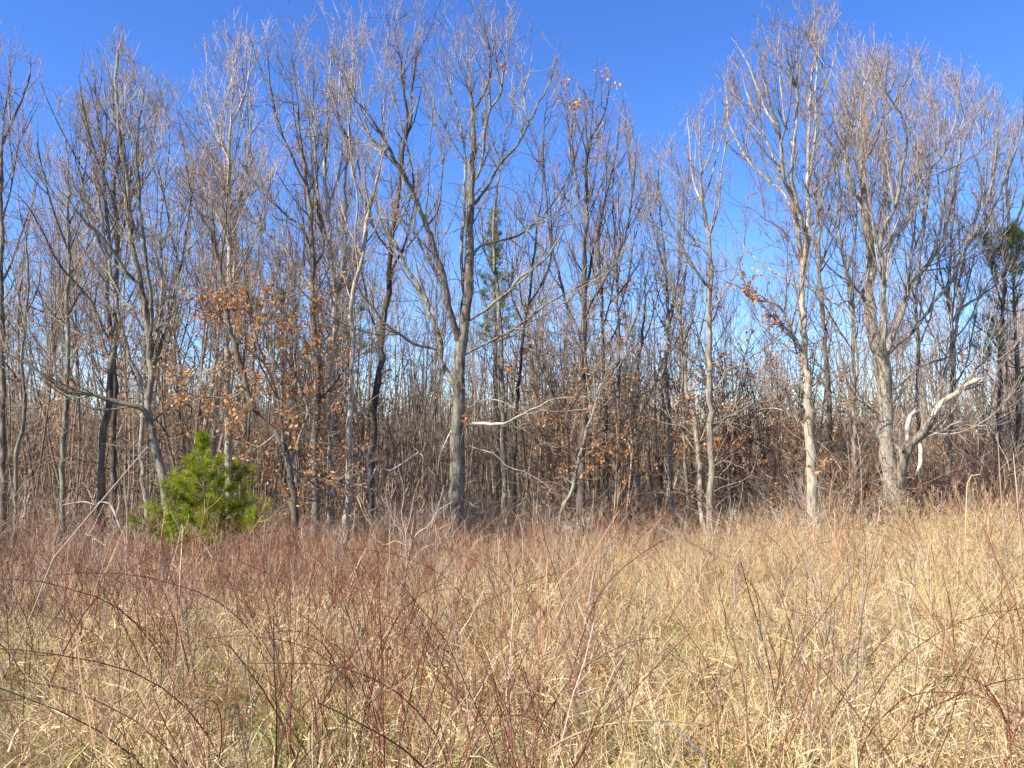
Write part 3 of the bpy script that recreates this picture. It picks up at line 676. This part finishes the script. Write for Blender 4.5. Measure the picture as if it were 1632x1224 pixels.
# ------------------------------------------------------------------ scattered stuff through geometry nodes
def scatter(name, points, rots, scales, idx, assets, label, cat=None, kind='stuff'):
    me = bpy.data.meshes.new(name); n = len(points)
    me.vertices.add(n); me.vertices.foreach_set('co', np.asarray(points, np.float32).ravel())
    a = me.attributes.new('rot', 'FLOAT_VECTOR', 'POINT'); a.data.foreach_set('vector', np.asarray(rots, np.float32).ravel())
    a = me.attributes.new('scl', 'FLOAT_VECTOR', 'POINT'); a.data.foreach_set('vector', np.asarray(scales, np.float32).ravel())
    a = me.attributes.new('idx', 'INT', 'POINT'); a.data.foreach_set('value', np.asarray(idx, np.int32))
    o = obj(name, me, kind=kind, label=label, cat=cat)
    colx = bpy.data.collections.new(name + '_pieces')
    for i, (am) in enumerate(assets):
        ao = bpy.data.objects.new(f'{name}_piece_{i:02d}', am); colx.objects.link(ao)
    g = bpy.data.node_groups.new(name + '_nodes', 'GeometryNodeTree')
    g.interface.new_socket('Geometry', in_out='INPUT', socket_type='NodeSocketGeometry')
    g.interface.new_socket('Geometry', in_out='OUTPUT', socket_type='NodeSocketGeometry')
    N = g.nodes; Lk = g.links
    gi = N.new('NodeGroupInput'); go = N.new('NodeGroupOutput'); ip = N.new('GeometryNodeInstanceOnPoints')
    ci = N.new('GeometryNodeCollectionInfo'); ci.inputs[0].default_value = colx; ci.inputs[1].default_value = True; ci.inputs[2].default_value = True
    def na(nm, tp):
        q = N.new('GeometryNodeInputNamedAttribute'); q.data_type = tp; q.inputs[0].default_value = nm; return q.outputs[0]
    e2r = N.new('FunctionNodeEulerToRotation'); Lk.new(na('rot', 'FLOAT_VECTOR'), e2r.inputs[0])
    Lk.new(gi.outputs[0], ip.inputs['Points']); Lk.new(ci.outputs[0], ip.inputs['Instance']); ip.inputs['Pick Instance'].default_value = True
    Lk.new(na('idx', 'INT'), ip.inputs['Instance Index']); Lk.new(e2r.outputs[0], ip.inputs['Rotation']); Lk.new(na('scl', 'FLOAT_VECTOR'), ip.inputs['Scale'])
    Lk.new(ip.outputs[0], go.inputs[0])
    md = o.modifiers.new('scatter', 'NODES'); md.node_group = g
    return o

def wedge_points(n, y0, y1, margin=1.5, power=1.0, side=0.66):
    """random spots over the ground in front of the camera, widening with distance"""
    y = np.sqrt(rng.uniform(y0 ** 2, y1 ** 2, n)) if power == 1.0 else y0 + (y1 - y0) * rng.random(n) ** power
    x = rng.uniform(-1, 1, n) * (y * side + margin)
    return x, y

def place(x, y, smin, smax, nvar, tilt=0.12, sink=0.02, zscale=None):
    n = len(x); P = np.stack([x, y, ground_z(x, y) - sink], -1)
    Rr = np.stack([rng.normal(size=n) * tilt, rng.normal(size=n) * tilt, rng.uniform(0, 6.28, n)], -1)
    s = rng.uniform(smin, smax, n)
    if smax < 1.3:      # tussocks and hollows; lower to the left, taller to the right towards the wood
        s = s * (0.72 + 0.5 * noise2(x, y, 1.9, 4)) * (1 + smooth(9, 18, y) * (-.28 + .5 * smooth(.1, .5, x / np.maximum(y, 1))))
    S = np.stack([s, s, s * (1 if zscale is None else zscale)], -1)
    return P, Rr, S, rng.integers(0, nvar, n)

def strands(n, rad, lmin, lmax, tilt, bend, K, w, tip=0.25, flat=True, wob=0.08, S=3):
    base = np.stack([*(rng.normal(size=(2, n)) * rad * 0.6), np.zeros(n)], -1)
    az = rng.uniform(0, 6.28, n); tl = np.abs(rng.normal(size=n)) * tilt
    d = np.stack([np.cos(az) * np.sin(tl), np.sin(az) * np.sin(tl), np.cos(tl)], -1)
    L = rng.uniform(lmin, lmax, n)[:, None]; P = np.empty((n, K, 3)); P[:, 0] = base
    bd = np.stack([np.cos(az), np.sin(az), -np.ones(n) * 0.9], -1) * (bend * rng.uniform(0.3, 1.4, n))[:, None]
    for k in range(1, K):
        P[:, k] = P[:, k - 1] + d * L / (K - 1)
        d = unit(d + bd / (K - 1) + rng.normal(size=(n, 3)) * wob)
    P[:, :, 2] = np.maximum(P[:, :, 2], 0.0)
    W = w * rng.uniform(0.7, 1.3, n)[:, None] * np.linspace(1, tip, K)[None]
    return (P, W)

# ---- meadow pieces
def mat_clump():
    P, W = strands(62, .22, .2, .55, .62, 1.0, 5, .0032); P2, W2 = strands(26, .22, .12, .36, 1.25, .5, 4, .0034)
    return build_mesh('straw', [(*ribbons(P, W), M['straw']), (*ribbons(P2, W2), M['straw'])], False)
def curl_clump():
    P, W = strands(64, .26, .07, .24, 1.3,   .6, 4, .0032, wob=.2); P[:, :, 2] += rng.uniform(0, .32, 64)[:, None]
    P2, W2 = strands(30, .22, .05, .16, 1.2, .3, 3, .005, wob=.3); P2[:, :, 2] += rng.uniform(0, .22, 30)[:, None]
    return build_mesh('curled_straw', [(*ribbons(P, W), M['straw']), (*ribbons(P2, W2), M['stalk'])], False)
def gold_clump():
    P, W = strands(26, .12, .45, .95, .22, .7, 5, .0038); P2, W2 = strands(6, .1, .7, 1.15, .12, .2, 5, .0026)
    hp = P2[:, 4] + unit(P2[:, 4] - P2[:, 3])[:, None][:, 0] * .0; hi = np.repeat(np.arange(6), 14)     # feathery seed heads
    hs = P2[hi, 4] - unit(P2[hi, 4] - P2[hi, 3]) * (rng.random(84)[:, None] * .14); hd = unit(unit(P2[hi, 4] - P2[hi, 3]) + rng.normal(size=(84, 3)) * .45)
    H = np.stack([hs, hs + hd * .02, hs + hd * .045], 1); HW = np.broadcast_to(np.array([.001, .0022, .0006])[None], (84, 3))
    return build_mesh('golden_grass', [(*ribbons(H, HW), M['straw']), (*ribbons(P, W), M['straw_gold']), (*tubes(P2, W2, 3), M['straw'])], False)
def green_clump():
    P, W = strands(46, .16, .12, .36, .6, .9, 4, .0034)
    return build_mesh('green_grass', [(*ribbons(P, W), M['green'])], False)
def stalk_clump(mat='stalk', n=5, h=(.6, 1.25), side=5.0, rad=.14, r=.0036):
    P, W = strands(n, rad, h[0], h[1], .24, .2, 7, r, tip=.5, wob=.08)
    A, AR = grow(P, W, side, .08, .38, .6, 4, .25, tmin=.35, rmax=.0024, rtip=.0012, wob=.14)
    B, BR = grow(A, AR, 5, .05, .14, .7, 3, .1, tmin=.3, rmax=.0016, rtip=.001)
    pc = [(*tubes(P, W, 3), M[mat]), (*tubes(A, AR, 3), M[mat])]
    if len(B): pc.append((*tubes(B, BR, 3), M[mat]))
    return build_mesh('dry_stalks', pc, False)
def litter_clump():
    n = 7; p = np.stack([*(rng.normal(size=(2, n)) * .2), rng.uniform(.01, .06, n)], -1)
    return build_mesh('fallen_leaves', [leaf_mesh(p, (.09, .06), hang=0.05)], False)

A_mat = [mat_clump() for _ in range(4)] + [curl_clump() for _ in range(4)]; A_gold = [gold_clump() for _ in range(6)]; A_green = [green_clump() for _ in range(4)]
A_stalk = [stalk_clump('stalk', 4) for _ in range(6)]; A_red = [stalk_clump('stem', 4, (.5, 1.2), 4.5) for _ in range(6)]
A_grey = [stalk_clump('stalk_grey', 4, (.6, 1.2), 6) for _ in range(4)]; A_lit = [litter_clump() for _ in range(3)]

def noise2(x, y, s, seed=0):
    return 0.5 + 0.25 * (np.sin(x * s + seed) + np.sin(y * s * 1.3 + seed * 2.1)) * np.cos((x - y) * s * 0.6 + seed) + 0.25 * np.sin(x * s * 2.3 + y * s * 1.9 + seed * 3)

def red_side(x, y): return 1 - smooth(-0.05, 0.16, x / y + 0.05 * np.sin(y * 1.7))

x, y = wedge_points(24000, 2.2, 24.5); keep = rng.random(len(x)) < np.where(y < 12, 1, 0.7); x, y = x[keep], y[keep]
scatter('matted_straw', *place(x, y, .7, 1.25, 8, .15), A_mat, 'matted tan dead grass covering the meadow')
x, y = wedge_points(7000, 3, 24); k = rng.random(len(x)) < (0.15 + 0.85 * (1 - red_side(x, y))) * noise2(x, y, .9, 2) * np.where(y > 13, 1.0, .22); x, y = x[k], y[k]
scatter('golden_grass', *place(x, y, .7, 1.15, 6, .08), A_gold, 'upright golden grass thickest on the right of the meadow')
x, y = wedge_points(9000, 2.2, 16); k = noise2(x, y, 1.6, 5) > .5; x, y = x[k], y[k]
scatter('green_grass', *place(x, y, .7, 1.3, 4, .1), A_green, 'short green grass showing through the straw')
x, y = wedge_points(8000, 3, 24); k = rng.random(len(x)) < (0.3 + 0.7 * red_side(x, y)) * (0.26 + 0.42 * smooth(7, 18, y)); x, y = x[k], y[k]
scatter('brown_dry_stalks', *place(x, y, .7, 1.2, 6, .1), A_stalk, 'thin brown dry stalks standing through the meadow')
x, y = wedge_points(4200, 2.8, 23); k = rng.random(len(x)) < (0.3 + 0.7 * red_side(x, y)) * (0.26 + 0.36 * smooth(5, 16, y)); x, y = x[k], y[k]
scatter('red_stems', *place(x, y, .7, 1.15, 6, .16), A_red, 'dense reddish bramble stems of the meadow')
x, y = wedge_points(1000, 4, 24); scatter('grey_dry_stalks', *place(x, y, .7, 1.2, 4, .12), A_grey, 'grey branching weed stalks in the meadow')
x, y = wedge_points(1500, 2.2, 20); P_, R_, S_, I_ = place(x, y, .8, 1.2, 3, .2); P_[:, 2] += 0.1
scatter('fallen_leaves', P_, R_, S_, I_, A_lit, 'orange fallen leaves caught in the straw')

# ---- brush at the foot of the wood
def brush(mat, n, h, side, r):
    P, W = strands(n, .35, h[0], h[1], .3, .5, 8, r, tip=.4, wob=.09)
    A, AR = grow(P, W, side, .2, .8, .6, 5, .2, tmin=.2, rmax=.005, rtip=.0018, wob=.14)
    B, BR = grow(A, AR, 5, .1, .35, .7, 3, .1, tmin=.2, rmax=.003, rtip=.0014)
    return build_mesh('brush', [(*tubes(P, W, 3), M[mat]), (*tubes(A, AR, 3), M[mat]), (*tubes(B, BR, 3), M[mat])], False)
A_br = [brush(m, 9, (.8, 1.9), 3.2, .006) for m in ('stalk', 'twig', 'stalk_grey', 'stalk', 'twig', 'stalk_grey')]
x, y = wedge_points(3400, 17.5, 27, margin=2); k = rng.random(len(x)) < smooth(17, 21, y); x, y = x[k], y[k]
P_, R_, S_, I_ = place(x, y, .6, 1.05, 6, .12); S_ *= (.6 + 1.2 * noise2(x, y, .8, 7) ** 1.5 + .25 * smooth(.05, .4, x / y))[:, None]
scatter('edge_brush', P_, R_, S_, I_, A_br, 'tangled leafless brush along the foot of the wood')
x, y = wedge_points(8000, 24, 60, margin=4); scatter('wood_understorey', *place(x, y, .6, 1.29, 6, .1), A_br, 'leafless understorey thicket filling the wood')

def sapling(H, r):
    K = 8; t = np.linspace(0, 1, K); am = rng.uniform(.03, .12)
    P = np.stack([am * np.sin(t * 5 + rng.uniform(0, 6)) + rng.normal() * .25 * t, am * np.sin(t * 4 + rng.uniform(0, 6)) + rng.normal() * .25 * t, H * t], -1)[None]; P = P - P[:, :1]
    R = (r * (1 - .75 * t))[None]
    A, AR = grow(P, R, 3.6, .3, 1.4, .95, 6, .15, tmin=.15, rmax=.010, rtip=.004, wob=.22)
    B, BR = grow(A, AR, 3, .15, .5, .65, 3, .2, rmax=.006, rtip=.003)
    return build_mesh('sapling', [(*tubes(P, R, 5), M['wood_bg']), (*tubes(A, AR, 3), M['twig']), (*tubes(B, BR, 3), M['twig'])])
A_sap = [sapling(5, rng.uniform(.02, .04)) for _ in range(8)]
x, y = wedge_points(4600, 22.5, 62, margin=4); k = (x / y < .22) | (rng.random(len(x)) < .7); x, y = x[k], y[k]; scatter('sapling_thicket', *place(x, y, .7, 1.35, 8, .09), A_sap, 'crowded thin saplings filling the wood between the trees')
far = [bpy.data.meshes.new('x')]
def far_tree():
    t1, c1, _ = generic_tree(10, .09, 9, .5, 1.0); 
    return t1, c1
def join_meshes(name, meshes):
    pcs = []
    for me in meshes:
        V = np.empty(len(me.vertices) * 3, np.float32); me.vertices.foreach_get('co', V); Q = np.empty(len(me.loops), np.int32); me.loops.foreach_get('vertex_index', Q)
        MI = np.empty(len(me.polygons), np.int32); me.polygons.foreach_get('material_index', MI); Q = Q.reshape(-1, 4)
        for k, mm in enumerate(me.materials): pcs.append((V.reshape(-1, 3), Q[MI == k], mm))
    return build_mesh(name, pcs)
A_far = [join_meshes('far_tree', far_tree()) for _ in range(4)]
x, y = wedge_points(4200, 44, 150, margin=8, side=.72)
hgt = np.where(x / y < 0.2, 1.0, 0.72) * rng.uniform(.75, 1.15, len(x))
Pf, Rf, Sf, If = place(x, y, 1, 1, 4, .02); Sf = Sf * hgt[:, None]
scatter('far_wood', Pf, Rf, Sf, If, A_far, 'far bare wood closing the view behind the trees')

# ------------------------------------------------------------------ pines
def needle_tufts(pos, direc, n, length, w, spread, mat):
    m = len(pos); idx = np.repeat(np.arange(m), n)
    d = unit(direc[idx] + rng.normal(size=(m * n, 3)) * spread)
    L = length * rng.uniform(.7, 1.2, m * n)[:, None]; P = np.stack([pos[idx], pos[idx] + d * L * .55, pos[idx] + d * L + np.array([0, 0, -.12]) * L], 1)
    W = np.broadcast_to(np.array([w * .7, w, w * .3])[None], (m * n, 3))
    return (*ribbons(P, W), M[mat])

def make_pine(name, label, px, depth, H, tiers, tuft_n, needle, mat, nl, nw, seg, shape, group=None, base_r=.05, droop=0.0):
    b = at(px, 800, depth); z = float(ground_z(b[0], b[1])); loc = np.array([b[0], b[1], z])
    root = obj(name, None, label=label, cat='tree', loc=loc)
    t = np.linspace(0, 1, 14); P = np.stack([.05 * np.sin(t * 4), .05 * np.sin(t * 3 + 1), H * t], -1); R = base_r * (1 - t) + .006
    obj('trunk', build_mesh('trunk', [(*tubes(P[None], R[None], 8), M['brown'])]), root)
    for fr, reach, cnt in tiers:
        for k in range(cnt):
            az = 6.283 * k / cnt + rng.uniform(-.35, .35) + fr * 9; L = reach * rng.uniform(.75, 1.15)
            if shape: L *= shape(az, fr)
            i = fr * 13; i0 = int(min(i, 12)); p = P[i0] + (P[i0 + 1] - P[i0]) * (i - i0)
            K = 8; el = math.radians(rng.uniform(8, 28)) if fr < .8 else math.radians(rng.uniform(45, 70)); d = np.array([math.cos(az) * math.cos(el), math.sin(az) * math.cos(el), math.sin(el) - droop])
            pts = [p]
            for s in range(K - 1):
                d = unit(d + np.array([0, 0, .09]) + rng.normal(size=3) * .05); pts.append(pts[-1] + d * L / (K - 1))
            BP = np.array(pts)[None]; BR = (max(.004, L * .012) * np.linspace(1, .35, K))[None]
            A, AR = grow(BP, BR, seg, .12 * L + .05, .42 * L + .08, .75, 4, .35, tmin=.2, rmax=.006, rtip=.0025, wob=.06)
            tips = [BP[:, 3:].reshape(-1, 3)]; dirs = [np.gradient(BP, axis=1)[:, 3:].reshape(-1, 3)]
            if len(A): tips.append(A[:, 1:].reshape(-1, 3)); dirs.append(np.gradient(A, axis=1)[:, 1:].reshape(-1, 3))
            tp = np.concatenate(tips); dr = unit(np.concatenate(dirs)); dr = unit(dr + np.array([0, 0, .35]))
            pc = [(*tubes(BP, BR, 5), M['brown'])]
            if len(A): pc.append((*tubes(A, AR, 3), M['brown']))
            bo = obj('branch', build_mesh('branch', pc), root)
            obj('needles', build_mesh('needles', [needle_tufts(tp, dr, tuft_n, nl, nw, .55, mat)], False), bo, kind='stuff')
    tp = P[-4:]; dr = np.tile([0, 0, 1.0], (4, 1))
    obj('needles', build_mesh('needles', [needle_tufts(tp, dr, tuft_n * 3, nl, nw, .5, mat)], False), root, kind='stuff')
    return root

make_pine('young_pine', 'small bright green pine at the meadow edge', 322, 16.8, 2.75,
          [(.13, 1.15, 8), (.21, 1.3, 8), (.31, 1.1, 7), (.43, .5, 5), (.53, .85, 6), (.62, .75, 6), (.73, .36, 4), (.85, .24, 4), (.93, .13, 4)],
          20, True, 'needle', .165, .0030, 9, lambda az, fr: 1.0 + .26 * math.sin(az * 3 + fr * 11))
def tall_pine(label, px, depth, toppx, r0, tiers):
    b = at(px, 800, depth); H = at(px, toppx, depth)[2] - float(ground_z(b[0], b[1]))
    make_pine('tall_pine', label, px, depth, H, tiers, 9, True, 'needle_dark', .22, .006, 4.0, None, base_r=r0, droop=.25)
tall_pine('narrow tall pine rising behind the central oak', 788, 34, 338, .14, [(f, 1.35 * (1.25 - f), 6) for f in np.linspace(.58, .97, 13)])
tall_pine('dark spreading pine cut by the right edge', 1628, 20.5, 375, .12, [(.96, .5, 5), (.91, .9, 6), (.87, 1.15, 7), (.82, 1.3, 7), (.75, 1.1, 5), (.66, 1.0, 3), (.57, 1.5, 4), (.5, .7, 2)])
tall_pine('dark pine half hidden behind the dark leafy trunk', 553, 33, 400, .13, [(f, 1.5 * (1.3 - f), 5) for f in (.95, .9, .84, .76, .68, .62)])
tall_pine('low dark pine screened by the crooked leafy oak', 445, 32, 470, .12, [(f, 1.3 * (1.3 - f), 5) for f in (.95, .86, .78, .68)])

# ------------------------------------------------------------------ single canes, saplings, dead wood in the meadow
def traced(name, label, cat, depth, mat, paths, twig=0, kidsmat=None, group=None, K=16, part='stem', ddepth=0.15):
    pl = []; loc = None
    for i, (w0, w1, s) in enumerate(paths):
        px = parse(s); d0 = depth
        if pl:
            best = min(((math.dist(px[0], q[:2]), q) for p in pl for q in p[2]), key=lambda z: z[0])[1]; d0 = best[2]; px[0] = best[:2]
        dd = rng.uniform(-1, 1) * ddepth * (len(px) > 1); n = len(px)
        q = [(a, b_, d0 + dd * k / (n - 1)) for k, (a, b_) in enumerate(px)]
        q2 = [tuple(np.array(a) * (1 - f) + np.array(b_) * f) for a, b_ in zip(q, q[1:]) for f in np.linspace(0, 1, 5)]
        P = [at(*v) for v in q]
        if i == 0: loc = P[0].copy(); loc[2] = float(ground_z(loc[0], loc[1])); 
        if i == 0 and P[0][2] > loc[2] + .03: P = [loc - np.array([0, 0, .03])] + P
        P = resample(P, K); ppm = depth / FPX; R = np.linspace(w0, w1, K) * .5 * ppm
        pl.append((P, R, q2))
    root = obj(name, None, label=label, cat=cat, group=group, loc=loc)
    for P, R, _ in pl:
        obj(part, build_mesh(part, [(*tubes((P - loc)[None], R[None], 6), M[mat])]), root)
    if twig:
        A, AR = grow(np.array([p[0] for p in pl]) - loc, np.array([p[1] for p in pl]), twig, .1, .5, .7, 4, .2, tmin=.25, rmax=.003, rtip=.0012)
        if len(A):
            B, BR = grow(A, AR, 5, .05, .2, .7, 3, .15, tmin=.2, rmax=.002, rtip=.001)
            obj('twigs', build_mesh('twigs', [(*tubes(A, AR, 3), M[kidsmat or mat]), (*tubes(B, BR, 3), M[kidsmat or mat])]), root, kind='stuff')
    return root

traced('dead_branch', 'fallen pale crooked dead branch at the left wood edge', 'branch', 18.5, 'dead',
       [(5, 4, '200,858 192,842 185,822 176,803'), (3, 1.5, '176,803 160,800 152,805 145,790 138,775 130,768'), (2.5, 1.2, '152,805 135,800 115,802 100,805'), (2.5, 1.2, '185,822 190,800 188,780'), (2.5, 1.2, '192,842 175,852 165,845')], 3)
traced('dead_branch', 'short white dead branch stub lying left of the small pine', 'branch', 18.0, 'dead', [(3.5, 2, '148,858 142,854 136,850'), (2.5, 1.5, '148,858 160,864 170,872')], 2)
traced('dead_snag', 'broken pale snag with a white crooked arm left of the oak', 'snag', 19.2, 'dead',
       [(4, 2.4, '590,850 590,800 588,775 586,745 584,722'), (2.6, 2.4, '589,770 594,757 600,745 607,741'), (3.2, 1.8, '607,741 614,748 622,750 636,742 650,733 662,724'), (2, 1, '662,724 667,720 660,714 655,710'), (1.6, 1, '662,722 672,724 675,732')], 2)
traced('dry_weed_stalk', 'long straw-coloured stalk leaning right at the far left', 'weed', 6.0, 'stalk_grey',
       [(2.8, 1.5, '-10,1110 20,1050 60,955 85,890 110,860 160,800 235,712')], 0.8)
traced('dry_weed_stalk', 'second pale stalk arching left of the leaning long one', 'weed', 7.0, 'stalk', [(3, 1.6, '75,1200 110,1090 140,980 165,900 185,840')], 1.2)
traced('grey_sapling', 'pale grey branching sapling in front of the central oak', 'sapling', 11.0, 'stalk_grey',
       [(3.4, 2.2, '648,1000 651,950 648,890 647,850'), (2.2, .9, '648,890 642,850 630,836 620,812 612,775'), (2.2, .9, '648,880 665,850 683,838 700,812 722,800'), (2, .9, '647,850 655,820 660,790 668,765'), (1.8, .8, '647,870 630,862 612,868 590,850'), (1.8, .8, '647,900 668,880 680,870 700,868'), (1.8, .8, '647,852 640,820 644,790 640,760')], 10, 'stalk_grey')
traced('grey_sapling', 'dark grey twiggy sapling right of the middle of the meadow', 'sapling', 9.0, 'stalk_grey',
       [(3.2, 2, '1172,1000 1171,960 1170,920 1170,888'), (2, .9, '1170,890 1150,882 1136,872 1120,875'), (2, .9, '1170,885 1184,868 1196,866 1206,848'), (2, .9, '1170,900 1160,880 1158,862 1150,850'), (1.8, .8, '1171,930 1190,910 1200,890 1215,885')], 11, 'stalk_grey')
traced('dark_sapling', 'dark arching whip with a pale crooked stem at centre left', 'sapling', 6.5, 'stalk',
       [(5, 3, '590,1130 585,1050 580,980 572,930 565,905'), (3.5, 1.5, '575,940 560,905 548,880 545,860'), (3, 1.4, '580,990 600,930 620,880')], 4, 'cane')
traced('dry_weed_stalk', 'pale dry stalk falling diagonally down to the right', 'weed', 5.5, 'straw',
       [(4.5, 2.5, '1285,1180 1256,1140 1220,1080 1195,1030 1166,970')], 0.6)
traced('dry_grass_stalk', 'low straw stem arching over at the bottom of the meadow', 'grass stem', 3.9, 'straw',
       [(4, 2, '862,1210 900,1180 950,1158 1016,1149 1080,1150 1131,1156 1170,1180')], 0)
traced('dead_stick', 'pale grey stick lying slanted low right of the middle', 'stick', 3.9, 'dead',
       [(5, 3, '1125,1222 1110,1195 1085,1170 1060,1152')], 0)
traced('dry_weed_stalk', 'lone tall pale stalk near the right edge', 'weed', 12.0, 'stalk_grey', [(3, 1.6, '1632,960 1628,880 1622,800 1615,722')], 0.5)
traced('dry_weed_stalk', 'leaning pale stalk right of the broad broken tree', 'weed', 12.5, 'stalk_grey', [(3, 1.6, '1606,950 1602,860 1595,780 1590,690')], 0.5)
traced('dry_weed_stalk', 'hooked straw stalk bowing beside the broad broken tree', 'weed', 13.0, 'straw', [(3, 1.5, '1538,900 1540,810 1542,770 1550,757 1562,756')], 0)
traced('dry_grass_plume', 'bright golden grass plume standing on the right of the meadow', 'grass', 11.0, 'straw_gold', [(5, 2, '1494,935 1488,900 1482,866')], 0)
traced('dry_grass_plume', 'taller golden grass plume right of the bright one', 'grass', 11.0, 'straw_gold', [(5, 2, '1523,960 1526,920 1528,872')], 0)

# individual bramble and dogwood shrubs in the near meadow
def cane_set(n, h, arch):
    out = []
    for k in range(n):
        P, W = strands(1, .1, h[0], h[1], .3, arch, 12, .0050, tip=.35, wob=.05)
        A, AR = grow(P, W, 5.0, .1, .45, .65, 5, .3, tmin=.25, rmax=.0024, rtip=.0010, wob=.1)
        out.append(build_mesh('cane', [(*tubes(P, W, 5), M['cane'])] + ([(*tubes(A, AR, 3), M['cane'])] if len(A) else [])))
    return out
SHR = [(cane_set(k, h, a), a) for k, h, a in ((4, (.9, 1.4), .25), (3, (1.3, 2.0), 1.3), (5, (.8, 1.25), .2), (4, (.8, 1.3), .5), (2, (1.5, 2.2), 1.5), (3, (1.0, 1.5), .3), (4, (1.2, 1.8), 1.0), (3, (.9, 1.3), .2))]
done = 0
while done < 200:
    yy = 3.3 + 10.5 * rng.random() ** 0.8; px = rng.uniform(-60, 1690); xx = (px - CX) / FPX * yy
    if rng.random() > float(0.38 + 0.62 * red_side(xx, yy)): continue
    done += 1
    sh, arch = SHR[rng.integers(len(SHR))]; ar = arch > 0.8
    where = ('far left', 'left', 'centre', 'right', 'far right')[min(4, max(0, int(px / 326.4)))]
    row = 'nearest' if yy < 5.2 else ('near' if yy < 7.2 else ('middle' if yy < 10 else 'back'))
    nm = 'bramble' if ar else 'red_stemmed_shrub'
    lab = f'arching dark red bramble canes in the {row} {where} of the meadow' if ar else f'upright red leafless stems in the {row} {where} of the meadow'
    root = obj(nm, None, label=lab, cat='bramble' if ar else 'shrub', group=(f'arching bramble canes {row} {where} in the meadow' if ar else f'upright red stems {row} {where} in the meadow'), loc=(xx, yy, float(ground_z(xx, yy)) - .02))
    root.rotation_euler = (0, 0, rng.uniform(0, 6.28)); s = rng.uniform(.75, 1.15); root.scale = (s, s, s * .95)
    for m_ in sh: obj('cane', m_, root)

# ------------------------------------------------------------------ tell look-alikes apart by their order in the view
ORD = 'first second third fourth fifth sixth seventh eighth ninth tenth eleventh twelfth thirteenth fourteenth fifteenth sixteenth seventeenth eighteenth nineteenth twentieth twenty-first twenty-second twenty-third twenty-fourth'.split()
fam = {}
for o in COL.objects:
    if o.parent is None and 'group' in o: fam.setdefault(o['group'], []).append(o)
for g, L in fam.items():
    if 1 < len(L) <= 24:
        L.sort(key=lambda o: o.location.x / o.location.y)
        for i, o in enumerate(L):
            o['label'] = f"{ORD[i]} from left among {g}"
